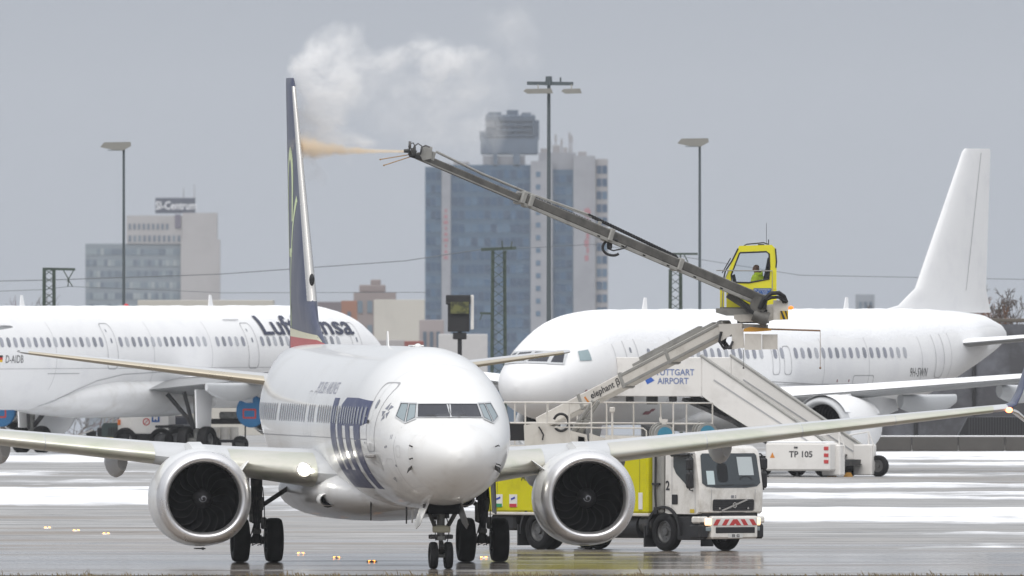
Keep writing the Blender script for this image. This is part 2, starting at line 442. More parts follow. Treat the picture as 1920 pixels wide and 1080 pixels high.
at = t.nodes.new('ShaderNodeAttribute'); at.attribute_name = 'depth'; tc = t.nodes.new('ShaderNodeTexCoord'); mp = t.nodes.new('ShaderNodeMapping'); mp.inputs['Scale'].default_value = (1.6, .5, 1)
nn = t.nodes.new('ShaderNodeTexNoise'); nn.inputs['Scale'].default_value = 1.0; nn.inputs['Detail'].default_value = 6; t.links.new(tc.outputs['Object'], mp.inputs[0]); t.links.new(mp.outputs[0], nn.inputs['Vector'])
md = t.nodes.new('ShaderNodeMath'); md.operation = 'MULTIPLY_ADD'; md.inputs[1].default_value = .5; md.inputs[2].default_value = -.25; t.links.new(nn.outputs['Fac'], md.inputs[0])
ma = t.nodes.new('ShaderNodeMath'); ma.operation = 'ADD'; t.links.new(at.outputs['Fac'], ma.inputs[0]); t.links.new(md.outputs[0], ma.inputs[1])
mr = t.nodes.new('ShaderNodeMapRange'); mr.inputs[1].default_value = .0; mr.inputs[2].default_value = .42; t.links.new(ma.outputs[0], mr.inputs[0])
mc = t.nodes.new('ShaderNodeMix'); mc.data_type = 'RGBA'; mc.inputs[6].default_value = (.30, .295, .29, 1); mc.inputs[7].default_value = (.84, .85, .865, 1); t.links.new(mr.outputs[0], mc.inputs[0]); t.links.new(mc.outputs[2], pb.inputs['Base Color'])
m2 = t.nodes.new('ShaderNodeMapRange'); m2.inputs[3].default_value = .3; m2.inputs[4].default_value = .85; t.links.new(mr.outputs[0], m2.inputs[0]); t.links.new(m2.outputs[0], pb.inputs['Roughness'])
o = sn.build('snow', M_slush, smooth=80); tag(o, 'streaks of ploughed snow and slush lying on the wet apron', 'snow', kind='stuff')
at_ = o.data.attributes.new('depth', 'FLOAT', 'POINT'); at_.data.foreach_set('value', [hts[i] for i in range(len(vs_))])

# rough winter grass along the near edge of the apron
gr = B(); rg = random.Random(3)
for k in range(5200):
    x = rg.uniform(-14, 14); d = .5 + .5 * noise.noise((x * .9, 1.3, 0)) + .3 * noise.noise((x * 3.1, 5, 0))
    if rg.random() > d: continue
    y = rg.uniform(628.5, 634.0); h = rg.uniform(.03, .085) * (.6 + d) * (1.9 if rg.random() < .04 else 1)
    a = rg.uniform(-.8, .8); b_ = rg.uniform(-.5, .5); w_ = rg.uniform(.004, .012)
    gr.add([(x - w_, y, -.04), (x + w_, y, -.04), (x + w_ * .6 + a * h * .5, y + b_ * h, h * .6), (x + a * h, y + b_ * h * 1.6, h)], [(0, 1, 2), (0, 2, 3)])
M_grass = mat('dry grass', (.16, .12, .06), .9, var=.5, vscale=2.2)
tag(gr.build('grass', M_grass, smooth=0), 'dry brown grass tufts along the near apron edge', 'grass', kind='stuff')

# lit amber lamps set into the apron, in two rows
lm = B(); lm.lathe([(0, .16), (.012, .155), (.035, .11), (.04, .0001)], (0, 0, .002), (0, 0, 1), n=16)
lamp_body = lm.mesh('body')
lamp_body.materials.append(M_steel)
lg = B()
for dx in (-.055, .055): lg.add([(dx - .034, -.135, .014), (dx + .034, -.135, .014), (dx + .03, -.085, .05), (dx - .03, -.085, .05), (dx - .034, -.06, .05), (dx + .034, -.06, .05)], [(0, 1, 2, 3), (3, 2, 5, 4)])
lamp_lens = lg.mesh('lens', smooth=0); lamp_lens.materials.append(M_amber)
LAMPS = [(89, 991, 'outermost amber apron lamp beyond the nearer row, by the frame edge'), (143, 996, 'middle amber apron lamp of the three beside the far engine'),
         (199, 1002, 'amber apron lamp nearest the dark nacelle, of the three on its outer side'),
         (564, 1039, 'amber apron lamp just beside the main wheels, first of the near row'), (631, 1047, 'amber apron lamp second from the main wheels in the near row'),
         (697, 1054, 'amber apron lamp third from the main wheels in the near row'), (907, 1047, 'amber apron lamp between the nose wheels and the far main wheels')]
for px, py, lab in LAMPS:
    D = FPX * CAMH / (py - 510.0); p = P(px, py, D)
    r = empty('apron_lamp', (p.x, p.y, 0), 0, lab, 'lamp', 'amber lamps set in the apron')
    link('body', lamp_body, None, r); link('lens', lamp_lens, None, r)

# ------------------------------------------------------------------ far buildings (about 6 km off)
DF = 6000.0; SF = FPX / DF
def BX(px): return (px - 960.0) / SF
def BZ(py): return CAMH - (py - 510.0) / SF
M_wallw = mat('pale render', (.26, .267, .295), .8, dirt=(.19, .197, .22), dscale=.15, dlo=.45, dhi=.8)
M_wallg = mat('grey concrete cladding', (.27, .26, .27), .85, var=.1, vscale=.2)
M_gl = [mat('blue glazing %d' % k, c, .25, spec=.6, var=.12, vscale=.12) for k, c in enumerate([(.02, .058, .12), (.032, .082, .155), (.018, .048, .10), (.055, .11, .18)])]
M_go = [mat('office glazing %d' % k, c, .3, spec=.6) for k, c in enumerate([(.14, .18, .22), (.20, .24, .27), (.10, .13, .17), (.26, .29, .31)])]
M_sign = mat('dark sign board', (.05, .06, .09), .6)
M_signtx = mat('pale sign letters', (.75, .76, .78), .6)
M_redmark = mat('faded red mark', (.30, .13, .15), .7)

def pane_grid(root, x0, x1, z0, z1, cols, rows_, y, mats, fx=.86, fz=.62, jit=True, rng=random.Random(5)):
    """window panes, each a small recessed-frame pane of its own, facing the camera"""
    cw, rh = (x1 - x0) / cols, (z1 - z0) / rows_
    meshes = []
    for m in mats:
        b = B(); b.box((0, 0, 0), (cw * fx, .16, rh * fz)); me = b.mesh('pane', 0); me.materials.append(m); meshes.append(me)
    for i in range(cols):
        for j in range(rows_):
            k = rng.choices(range(len(mats)), [5, 4, 4, 2][:len(mats)])[0]
            link('pane', meshes[k], None, root, (x0 + (i + .5) * cw, y, z0 + (j + .5) * rh))

# blue glass high-rise
T = empty('office_tower', (BX(970), DF, -40), 0, 'tall blue glass high-rise with white stair shafts and a crowned roof', 'building')
def TX(px): return BX(px) - BX(970)
def TZ(py): return BZ(py) + 40
def tbox(name, x0, x1, y0, y1, d0, d1, m):
    b = B(); b.box(((TX(x0) + TX(x1)) / 2, (d0 + d1) / 2, (TZ(y0) + max(0, TZ(y1))) / 2), (TX(x1) - TX(x0), d1 - d0, TZ(y0) - max(0, TZ(y1))))
    return b.build(name, m, T, 0)
BOT = 1400
M_spand = mat('blue spandrel glass', (.042, .085, .14), .35, var=.14, vscale=.1)
tbox('wall', 797, 828, 313, BOT, 1.0, 16, M_spand); tbox('stair_shaft', 828, 845, 306, BOT, 0, 15, M_wallw)
tbox('wall', 845, 995, 309, BOT, .5, 18, M_spand); tbox('stair_shaft', 995, 1036, 302, BOT, -.6, 16, M_wallw)
tbox('wall', 1036, 1075, 318, BOT, .8, 16, M_spand); tbox('stair_shaft', 1075, 1116, 292, BOT, -.4, 15, M_wallw)
tbox('wall', 1116, 1140, 298, BOT, 1.2, 14, M_wallg)
rb = B()
for x0, x1, y0, y1 in ((905, 985, 292, 309), (1010, 1080, 286, 318)):
    rb.box(((TX(x0) + TX(x1)) / 2, 8, (TZ(y0) + TZ(y1)) / 2), (TX(x1) - TX(x0), 10, TZ(y0) - TZ(y1)))
roof = rb.build('roof', M_wallw, T, 0)
for x0, x1, y0, y1, d in ((1014, 1030, 278, 288, 3), (1036, 1050, 272, 288, 4), (1056, 1064, 276, 288, 2), (1084, 1100, 284, 293, 4), (850, 880, 303, 310, 5)):
    b = B(); b.box(((TX(x0) + TX(x1)) / 2, d + 3, (TZ(y0) + TZ(y1)) / 2), (TX(x1) - TX(x0), 3, TZ(y0) - TZ(y1)), bev=.1); b.build('roof_plant', M_wallg, T, 0)
cr = B()
cr.box((TX(955), 7, TZ(273)), (TX(1005) - TX(897), 9, TZ(256) - TZ(290)), bev=.3); cr.box((TX(957), 7, TZ(236)), (TX(1003) - TX(909), 8, TZ(216) - TZ(257)), bev=.3)
for k in range(9): cr.box((TX(912 + 11 * k), 2.7, TZ(236)), (.35, .5, 5.2))
for x0, x1, y0, y1, d in ((915, 940, 210, 218, 5), (950, 972, 206, 218, 7), (978, 996, 211, 218, 6), (1003, 1011, 225, 262, 6), (899, 909, 246, 262, 5), (925, 933, 288, 312, 2), (962, 975, 288, 312, 2)): cr.box(((TX(x0) + TX(x1)) / 2, d, (TZ(y0) + TZ(y1)) / 2), (TX(x1) - TX(x0), 3, TZ(y0) - TZ(y1)))
for k in range(4): cr.box((TX(955), 2.4, TZ(224 + 10 * k)), (TX(1002) - TX(910), .5, .3))
cr.build('crown', mat('blue grey cladding', (.075, .105, .15), .6, var=.25, vscale=.5), T, 0)
for px, top in ((1031, 262), (1042, 250), (1053, 258), (1068, 246), (1072, 252)):
    b = B(); b.cyl((TX(px), 6, TZ(287)), (TX(px), 6, TZ(top)), .18, .1, 6); b.box((TX(px), 5.7, TZ(top + 9)), (.5, .35, 1.4)); b.build('antenna', M_wallg, T)
pane_grid(T, TX(798), TX(827), TZ(610), TZ(318), 3, 12, .95, M_gl); pane_grid(T, TX(847), TX(993), TZ(670), TZ(314), 12, 14, .45, M_gl)
pane_grid(T, TX(1038), TX(1073), TZ(620), TZ(324), 3, 13, .75, M_gl); pane_grid(T, TX(1118), TX(1139), TZ(620), TZ(306), 2, 13, 1.15, [M_gl[0], M_gl[3]])
pane_grid(T, TX(1002), TX(1016), TZ(600), TZ(315), 1, 12, -.65, [M_gl[3]], .6, .4)
mk = B(); mk.sphere((TX(1101), -.45, TZ(398)), (.85, .06, 1.0), 14, 8)
for k, (w_, h_) in enumerate(((.5, 1.3), (1.1, 1.5), (.7, 1.4), (1.0, 1.6), (.6, 1.2), (.9, 1.3))): mk.box((TX(1101) + .12 * (-1)**k, -.45, TZ(414 + 14 * k)), (w_, .08, h_), bev=.02)
mk.build('emblem', M_redmark, T)
mk = B()
for k in range(9): mk.box((TX(836), -.05, TZ(395 + 11 * k)), (.5 + .25 * (k % 3), .08, .8), bev=.02)
mk.build('emblem', M_redmark, T)

# office block with the sign on its roof
O = empty('office_block', (BX(285), DF, -40), 0, 'grey office block with long glazed bands and a roof sign', 'building')
def OX(px): return BX(px) - BX(285)
def obox(name, x0, x1, y0, y1, d0, d1, m):
    b = B(); z1 = max(0, TZ(y1)); b.box(((OX(x0) + OX(x1)) / 2, (d0 + d1) / 2, (TZ(y0) + z1) / 2), (OX(x1) - OX(x0), d1 - d0, TZ(y0) - z1)); return b.build(name, m, O, 0)
M_band = mat('glazed facade band', (.17, .20, .23), .5, var=.15, vscale=.3)
obox('wall', 160, 339, 457, BOT, .4, 14, M_band); M_wallo = mat('mauve white render', (.34, .33, .335), .8, dirt=(.28, .27, .275), dscale=.15, dlo=.45, dhi=.8)
obox('wall', 237, 345, 404, 457, .0, 13, M_wallo)
obox('stair_shaft', 339, 412, 449, BOT, -1, 14.5, M_wallo); obox('stair_shaft', 342, 407, 399, 449, -.6, 14.2, M_wallo)
obox('recess', 328, 339, 402, 428, -.25, 0, mat('painted recess shade', (.12, .11, .15), .7))  # raised dark panel; the shade of a recess is put into its colour
pane_grid(O, OX(161), OX(338), TZ(607), TZ(462), 26, 7, .35, M_go, .86, .55)
pane_grid(O, OX(239), OX(318), TZ(432), TZ(418), 9, 1, -.05, [M_go[2]], .5, .8); pane_grid(O, OX(239), OX(340), TZ(455), TZ(440), 11, 1, -.05, [M_go[2], M_go[0]], .55, .8)
sgn = obox('sign', 291, 366, 371, 400, 2, 4, M_sign)
bm = text_bm('SI-Centrum', 2.55, bold=.02, sx=.78)
for v in bm.verts: v.co = Vector((OX(330) + v.co.x, 1.96, TZ(386) + v.co.y))
bm_build(bm, 'lettering', M_signtx, sgn, False)
for px, top in ((344, 352), (364, 345)):
    b = B(); b.cyl((OX(px), 4.6, TZ(400)), (OX(px), 4.6, TZ(top)), .14, .08, 6); b.build('antenna', M_wallg, O)

# nearer town buildings between the two
def house(name, px0, px1, py0, D, m, label, depth=10, rowsn=3, cols=6, pm=None, zb=-20.5, roofm=None, fx=.5, fz=.5):
    s_ = FPX / D; xc = ((px0 + px1) / 2 - 960) / s_; r = empty(name, (xc, D, zb), 0, label, 'building'); wd = (px1 - px0) / s_; h = CAMH - (py0 - 510) / s_ - zb
    b = B(); b.box((0, depth / 2, h / 2), (wd, depth, h), bev=.02); b.build('wall', m, r, 0)
    if roofm: b = B(); b.box((0, depth / 2, h + .2), (wd + .5, depth + .5, .4), bev=.05); b.build('roof', roofm, r, 0)
    if rowsn: pane_grid(r, -wd / 2 + .2, wd / 2 - .2, max(h - 3.0 * rowsn, .4), h - .3, cols, rowsn, -.05, pm or [M_go[2], M_go[0]], fx, fz)
    return r, wd, h
r, wd, h = house('apartment_house', 663, 742, 548, 3200, mat('mauve render', (.25, .215, .21), .9, var=.12, vscale=.2), 'mauve apartment block with a stepped roof behind the blank pale building', rowsn=5, cols=4)
b = B(); b.box((-.3, 6, h + .45), (wd * .62, 7, .9), bev=.1); b.box((.1, 6, h + 1.2), (wd * .24, 4, .7), bev=.1); b.build('penthouse', MATS['mauve render'], r, 0)
house('low_house', 595, 642, 566, 2900, mat('dark timber cladding', (.16, .14, .15), .9), 'dark low house just right of the navy tail fin', rowsn=3, cols=2)
house('brick_house', 640, 669, 564, 2800, mat('orange brick', (.28, .15, .11), .9, var=.15, vscale=.5), 'narrow orange brick house front beside the navy tail fin', rowsn=2, cols=1, fx=.3, fz=.4)
house('warehouse', 701, 796, 562, 2400, mat('pale sandwich panel', (.46, .44, .40), .8, dirt=(.38, .36, .33), dscale=.3, dlo=.5, dhi=.8), 'blank cream warehouse front with no windows', rowsn=0)
house('pavilion', 786, 832, 600, 2300, mat('rose render', (.31, .275, .275), .9), 'low rose grey building at the foot of the blue high-rise', rowsn=2, cols=3)
house('red_roof_house', 758, 794, 640, 2000, mat('red tile cladding', (.24, .09, .08), .8), 'small red house below the cream warehouse', rowsn=1, cols=3)
house('low_shed', 702, 758, 638, 2050, mat('grey shed wall', (.33, .31, .31), .9), 'grey shed with dark windows below the cream warehouse', rowsn=2, cols=4)
house('storage_hall', 822, 914, 627, 1700, mat('white storage wall', (.48, .47, .47), .8, var=.08), 'white storage hall under the display board', rowsn=0)
house('terminal_hall', 258, 512, 563, 1500, mat('cream terminal wall', (.44, .42, .38), .8), 'long flat cream hall showing just above the nearer white fuselage', rowsn=0)
house('far_house', 1606, 1640, 552, 3600, mat('slate blue wall', (.25, .27, .30), .9), 'small slate grey house between the cab and the white tail fin', rowsn=2, cols=3)

# ------------------------------------------------------------------ masts, catenary, display board
M_mast = mat('galvanised mast', (.10, .12, .13), .55, metal=.4)
M_masthead = mat('lamp housing', (.24, .235, .215), .5, var=.1)
M_lattice = mat('green grey lattice steel', (.055, .075, .06), .7, var=.3, vscale=1.5)
def lamp_post(px, pytop, hx0, hx1, D, label):
    s_ = FPX / D; x = (px - 960) / s_; zt = CAMH - (pytop - 510) / s_; r = empty('light_mast', (x, D, -.5 if D < 1180 else -3), 0, label, 'light mast', 'light masts around the apron'); z0 = r.location.z
    b = B(); b.cyl((0, 0, 0), (0, 0, zt - z0 - .15), .085, .055, 10); b.build('pole', M_mast, r)
    xa, xb = (hx0 - px) / s_, (hx1 - px) / s_; zz = zt - z0
    b = B(); b.prism([(xa, -.12), (xa + .18, .1), (xb - .03, .12), (xb, -.06), (xb - .35, -.26), (xa + .6, -.25)], lambda u, v, k: Vector((u, -.35 + .7 * k, zz + v)))
    b.build('lamp_head', M_masthead, r); b = B(); b.box(((xa + xb) / 2, 0, zz - .26), ((xb - xa) * .5, .5, .03), bev=.005); b.build('lens', M_glasslt, r)
lamp_post(232, 271, 188, 246, 1190, 'light mast with flat lamp head in front of the office block')
lamp_post(1312, 264, 1270, 1329, 1190, 'light mast with flat lamp head standing left of the yellow cab')
r = empty('floodlight_mast', ((1029 - 960) * 1190 / FPX, 1190, -.5), 0, 'tall floodlight mast with cross arm in front of the blue high-rise', 'light mast')
s_ = FPX / 1190; Z = lambda py: CAMH - (py - 510) / s_ + .5; X = lambda px: (px - 1029) / s_
b = B(); b.cyl((0, 0, 0), (0, 0, Z(146)), .12, .075, 10); b.build('pole', M_mast, r)
b = B(); b.beam((X(988), 0, Z(156)), (X(1075), 0, Z(157)), .12, .16); b.cyl((X(1051), 0, Z(157)), (X(1051), 0, Z(145)), .04, .04, 6); b.cyl((0, 0, Z(160)), (0, 0, Z(143)), .17, .14, 10); b.build('cross_arm', M_mast, r)
for x0, x1 in ((981, 1037), (1052, 1091)):
    b = B(); b.prism([(X(x0), .0), (X(x0) + .12, .1), (X(x1) - .08, .12), (X(x1), -.1), (X(x0) + .2, -.12)], lambda u, v, k: Vector((u, -.5 + .35 * k, Z(171) + v))); b.beam((X((x0 + x1) / 2), -.3, Z(168)), (X((x0 + x1) / 2), 0, Z(158)), .06, .06)
    b.build('floodlight', M_masthead, r)

def lattice(px0, px1, pytop, pybot, D, arm, label):
    """riveted lattice mast: two channel legs, zigzag lacing and a cross arm, top at the given pixels"""
    s_ = FPX / D; x = ((px0 + px1) / 2 - 960) / s_; z0 = -3; r = empty('catenary_mast', (x, D, z0), 0, label, 'railway mast', 'lattice masts of the railway')
    zt = CAMH - (pytop - 510) / s_ - z0; wd = (px1 - px0) / s_; wb = wd * 1.25
    b = B()
    for sy in (-.18, .18):
        for sx in (-1, 1): b.beam((sx * wb / 2, sy, 0), (sx * wd / 2, sy, zt), .13, .16)
    b.build('channel_leg', M_lattice, r)
    b = B(); n = int(zt / (wd * .8)); 
    for k in range(n):
        za, zb = zt * k / n, zt * (k + 1) / n
        for sy in (-.2, .2):
            b.beam((-wb / 2 * .9, sy, za), (wb / 2 * .9, sy, zb), .03, .24, (0, 1, 0)); b.beam((wb / 2 * .9, sy, za), (-wb / 2 * .9, sy, zb), .03, .24, (0, 1, 0))
    b.build('lacing', M_lattice, r)
    b = B()
    for a in arm: b.beam(((a[0] - (px0 + px1) / 2) / s_, 0, CAMH - (a[1] - 510) / s_ - z0), ((a[2] - (px0 + px1) / 2) / s_, 0, CAMH - (a[3] - 510) / s_ - z0), .08, a[4])
    b.build('cross_arm', M_lattice, r)
    return r
lattice(83, 101, 503, 600, 1260, [(80, 504, 141, 505, .12), (119, 507, 130, 526, .05), (138, 507, 126, 528, .05), (129, 526, 127, 538, .05), (129, 526, 136, 537, .05)], 'lattice mast with bracket arm in front of grey sky beside the office block')
lattice(924, 946, 470, 700, 1240, [(902, 468, 968, 465, .14), (942, 465, 941, 452, .06), (958, 465, 960, 453, .06), (950, 470, 944, 488, .05), (900, 587, 926, 588, .10), (904, 589, 900, 600, .05)], 'tall lattice mast with cross arm between the display board and the snowy nose')
lattice(1257, 1276, 505, 590, 1240, [(1254, 476, 1308, 476, .1), (1258, 476, 1257, 508, .07), (1275, 506, 1276, 478, .07), (1283, 478, 1290, 492, .05)], 'lattice mast left of the yellow cab, rising behind the snowy fuselage')
M_wire = mat('overhead wire', (.12, .13, .14), .6)
def wire(pts, D, label, r_=.013):
    b = B(); q = [P(x, y, D) for x, y in pts]; b.tube(q, r_, 5)
    tag(b.build('overhead_wire', M_wire), label, 'wire', 'railway overhead wires')
wire([(-60, 528), (92, 525), (412, 514), (760, 489), (905, 467)], 1262, 'upper overhead wire running from the bracket mast towards the tall mast', .02)
wire([(-60, 548), (80, 543), (130, 537), (420, 549), (800, 548)], 1261, 'lower overhead wire passing just above the nearer white fuselage')
wire([(968, 466), (1110, 458), (1260, 478), (1500, 516), (1980, 525)], 1239, 'overhead wire running from the tall mast past the yellow cab')

# display board on a post
D = 1150; s_ = FPX / D; r = empty('display_board', ((862 - 960) / s_, D, 0), 0, 'black display board with yellow lettering panel on a short post', 'display board')
Z = lambda py: CAMH - (py - 510) / s_; X = lambda px: (px - 862) / s_
b = B(); b.box((X(860), 0, (Z(560) + Z(622)) / 2), (X(882) - X(841), .5, Z(560) - Z(622)), bev=.03); b.build('casing', M_black, r)
b = B(); b.box((X(859), -.05, Z(562)), (X(883) - X(837), .7, Z(553) - Z(571)), bev=.03); b.build('hood', M_black, r)
b = B(); b.box((X(885.5), .05, (Z(553) + Z(618)) / 2), (X(889) - X(883), .55, Z(553) - Z(618)), bev=.02); b.build('side_panel', M_stairs, r)
M_dsp = mat('yellow display panel', (.13, .135, .045), .6, dirt=(.04, .042, .02), dscale=2.6, dlo=.46, dhi=.56)
b = B(); b.box((X(862), -.42, (Z(566) + Z(588)) / 2), (X(880) - X(846), .03, Z(566) - Z(588))); b.build('screen', M_dsp, r, 0)
b = B(); b.cyl((0, 0, 0), (0, 0, Z(622)), .10, .10, 12); b.box((0, 0, Z(630)), (.6, .4, .3), bev=.03); b.build('post', M_black, r)

# ------------------------------------------------------------------ sheltering wall, kerb wall, shed and scrub on the far right
M_bar = mat('stained noise barrier', (.075, .075, .082), .9, dirt=(.15, .155, .175), dscale=.35, dlo=.44, dhi=.62, var=.2, vscale=.8)
r = empty('noise_barrier', (0, 1110, 0), 0, 'long dark stained wall of panels behind the snow covered airliner', 'wall')
s_ = FPX / 1110
for k in range(9):
    x0 = (1500 - 960) / s_ + k * 2.45; b = B(); b.box((x0 + 1.2, .15 + .02 * (k % 2), 2.55), (2.38, .25, 5.1 + .06 * (k % 3)), bev=.02); b.build('wall_panel', M_bar, r, 0)
    b = B(); b.box((x0 - .02, .1, 2.6), (.16, .4, 5.25), bev=.02); b.build('post', M_black, r, 0)
b = B(); b.box(((1500 - 960) / s_ + 11, .3, 5.26), (22, .6, .16), bev=.03); b.build('coping', mat('mossy coping', (.12, .105, .09), .9, var=.3, vscale=1), r, 0)
D = 1075; s_ = FPX / D
r = empty('kerb_wall', ((1790 - 960) / s_, D, 0), 0, 'low snow dusted concrete wall at the foot of the dark barrier', 'wall')
for k in range(7):
    b = B(); b.box((-4.6 + 1.9 * k, 0, .29), (1.88, .5, .58), bev=.04); b.build('concrete_block', mat('grimy concrete', (.09, .085, .08), .9, var=.3, vscale=1.2), r, 0)
b = B(); b.box((1.1, 0, .60), (13.2, .46, .05), bev=.02); b.build('snow_cap', M_snow, r)
r = empty('ribbed_shed', ((1875 - 960) / s_, D + 6, 0), 0, 'low dark ribbed shed at the frame edge below the upturned wing tip', 'shed')
b = B(); b.prism([(-1.75, 0), (-1.2, 1.05), (2.6, 1.05), (2.6, 0)], lambda u, v, k: Vector((u, 3 * k, .3 + v))); b.build('wall', M_black, r, 0)
for k in range(34):
    b = B(); b.beam((-1.15 + .11 * k, -.03, .3), (-1.15 + .11 * k, -.03, 1.33), .05, .06, (0, 1, 0)); b.build('rib', mat('dark ribbed sheet', (.05, .05, .055), .6), r, 0)

def bare_tree(px, pytop, D, label, seed, m, spread=.5, n0=5, cat='tree'):
    rg = random.Random(seed); p = P(px, pytop, D); z0 = 0 if D < 1180 else interp(rows, D)[0] - .1; h = p.z - z0
    r = empty('bare_tree' if cat == 'tree' else 'scrub_bush', (p.x, p.y, z0), 0, label, cat, 'leafless trees and scrub'); tw = B(); tk = B()
    def grow(a, d, L, rad, lev, bb):
        e = a + d * L; bb.cyl(a, e, rad, rad * .65, 5 if lev < 2 else 3, cap=False)
        if lev >= 6: return
        for k in range(rg.choice((2, 3, 3)) if lev else n0):
            nd = (d + Vector((rg.gauss(0, spread), rg.gauss(0, spread), rg.gauss(.18, .3)))).normalized()
            st = a + d * L * rg.uniform(.5, 1.0); grow(st, nd, L * rg.uniform(.5, .72), max(.011, rad * .5), lev + 1, tw)
    grow(Vector((0, 0, 0)), Vector((0, 0, 1)), h * .42, h * .012, 0, tk)
    zm = max(v.z for v in tw.v)
    for v in tw.v + tk.v: v *= h / zm
    tk.build('trunk', m, r, 0); tw.build('crown', m, r, 0)
M_bark = mat('bare bark', (.12, .10, .09), .9); M_rust = mat('rusty twigs', (.24, .13, .08), .9); M_bark2 = mat('purple brown twigs', (.15, .10, .11), .9)
bare_tree(8, 528, 1400, 'leafless tree at the frame edge above the nearer white fuselage', 11, M_bark)
bare_tree(52, 553, 1420, 'low purple brown bush behind the white blade antenna', 12, M_bark2, .6, 7, cat='bush')
bare_tree(125, 545, 1430, 'sparse leafless shrub beside the bracket mast', 13, M_bark, .6, cat='bush')
for k, (px, py, lab, m) in enumerate([(1875, 540, 'leafless tree just right of the snowy tail fin', M_bark), (1852, 560, 'rust coloured bush close to the snowy tail fin', M_rust),
        (1906, 534, 'leafless tree at the frame edge above the dark wall', M_bark), (1890, 556, 'brown bush between the two leafless trees above the dark wall', M_rust), (1662, 570, 'small grey shrub left of the snowy tail fin root', M_bark)]):
    bare_tree(px, py, 1130, lab, 30 + k, m, .55, 6, cat='bush' if py > 550 else 'tree')
# ================================================================== airliner being de-iced
def ring_pts(st, n=56):
    """cross-section: widest at zc, separate upper and lower halves; st = (t, ztop, zbot, hw, zc)"""
    t_, zt, zb, hw, zc = st; pts = []
    for k in range(n):
        a = 2 * pi * k / n; c, s_ = cos(a), sin(a)
        pts.append(Vector((t_, hw * s_, zc + (zt - zc) * c if c >= 0 else zc + (zc - zb) * c)))
    return pts

def fuselage(tab, L0, step, noseN=14, n=56):
    """tab rows: distance from nose, ztop, zbot, half width, z of widest; nose lies at local t = L0"""
    xs = [tab[0][0] + .0]; x = 0; L = tab[-1][0]
    xs = [2.0 * (k / noseN) ** 2 for k in range(noseN)]; x = 2.0
    while x < L: xs.append(x); x += step
    xs.append(L); b = B(); rings = []
    for x in xs:
        r = interp(tab, x); rings.append(ring_pts((L0 - x, *r), n))
    b.loft(rings, cap=True)
    return b

T737 = [(0, 2.76, 2.74, .01, 2.75), (.03, 2.90, 2.60, .17, 2.75), (.10, 3.02, 2.47, .31, 2.75), (.35, 3.21, 2.24, .56, 2.77), (.8, 3.41, 2.02, .84, 2.80), (1.4, 3.60, 1.83, 1.10, 2.88), (1.9, 3.74, 1.73, 1.27, 2.95),
        (2.45, 4.08, 1.65, 1.43, 3.03), (3.2, 4.60, 1.58, 1.59, 3.14), (4.2, 5.02, 1.51, 1.74, 3.27), (5.4, 5.30, 1.47, 1.84, 3.38), (7.0, 5.45, 1.45, 1.88, 3.45),
        (24.5, 5.46, 1.45, 1.88, 3.45), (27, 5.46, 1.60, 1.85, 3.52), (30, 5.46, 2.05, 1.66, 3.75), (33, 5.44, 2.75, 1.25, 4.1), (36, 5.38, 3.6, .75, 4.5), (38.4, 5.22, 4.3, .32, 4.76), (38.9, 5.0, 4.55, .14, 4.78)]
L737 = 19.6
PSI = radians(6.75)
A = empty('airliner', ((693.5 - 960) * 663.5 / FPX, 663.5, 0), PSI - pi / 2, 'white airliner with navy tail, facing the camera while its tail is sprayed', 'airliner')
A_IN = MX(A)
fus = fuselage(T737, L737, .5); fbvh = fus.bvh()
def cam_ray(px, py, M, flip=False):
    o = M @ Vector((0, 0, CAMH)); q = M @ P(px, py, 640.0); d = (q - o).normalized(); o = o + d * 560
    if flip: o.y = -o.y; d.y = -d.y
    return o, d
fo = fus.build('fuselage', M_white, A, 40)
STB = lambda u, v: (Vector((u, -8, v)), Vector((0, 1, 0)))      # seen from starboard
PRT = lambda u, v: (Vector((-u, 8, v)), Vector((0, -1, 0)))     # seen from port (u runs aft)

def airfoil(n=12, camber=.018):
    up, lo = [], []
    for k in range(n + 1):
        x = .5 * (1 - cos(pi * k / n)); th = 5 * (.2969 * sqrt(x) - .126 * x - .3516 * x**2 + .2843 * x**3 - .1036 * x**4); c = camber * 4 * x * (1 - x)
        up.append((x, c, th)); lo.append((x, c, -th))
    return up[::-1] + lo[1:]
AF = airfoil()
def section(le, chord, tr, twist=0.0, up=Vector((0, 0, 1)), pts=None):
    le = Vector(le); ax = Vector((-cos(twist), 0, -sin(twist))); up = Vector(up).normalized(); res = []
    for x, c, th in (pts or AF): res.append(le + ax * (chord * x) + up * (chord * (c + th * tr)))
    return res
def wing_mesh(st, side):
    b = B(); b.loft([[Vector((p.x, p.y * side, p.z)) for p in section(*s_)] for s_ in st], cap=True); return b
def slat_mesh(st, y0, y1, side, frac=.16, off=.012, top=False):
    """a shell wrapped round the leading edge between two span stations"""
    b = B(); rings = []
    cut = [p for p in airfoil(24) if p[0] <= frac and (not top or (p[2] >= 0 and p[0] > .004))]
    for k in range(5):
        y = y0 + (y1 - y0) * k / 4; i = max(j for j in range(len(st) - 1) if st[j][0][1] <= y + 1e-6); a, c = st[i], st[i + 1]; q = (y - a[0][1]) / (c[0][1] - a[0][1])
        le = Vector(a[0]).lerp(Vector(c[0]), q); ch = a[1] + (c[1] - a[1]) * q; tr = a[2] + (c[2] - a[2]) * q; rg = []
        for x, cm, th in cut:
            nrm = Vector((1 - x / frac * .8, 0, th * 1.6)).normalized(); p = le + Vector((-ch * x, 0, ch * (cm + th * tr))) + nrm * off; rg.append(Vector((p.x, p.y * side, p.z)))
        rings.append(rg)
    b.loft(rings, closed=False); b.f += [tuple(reversed(range(len(cut)))), tuple(range(4 * len(cut), 5 * len(cut)))]; b.mi += [0, 0]
    return b

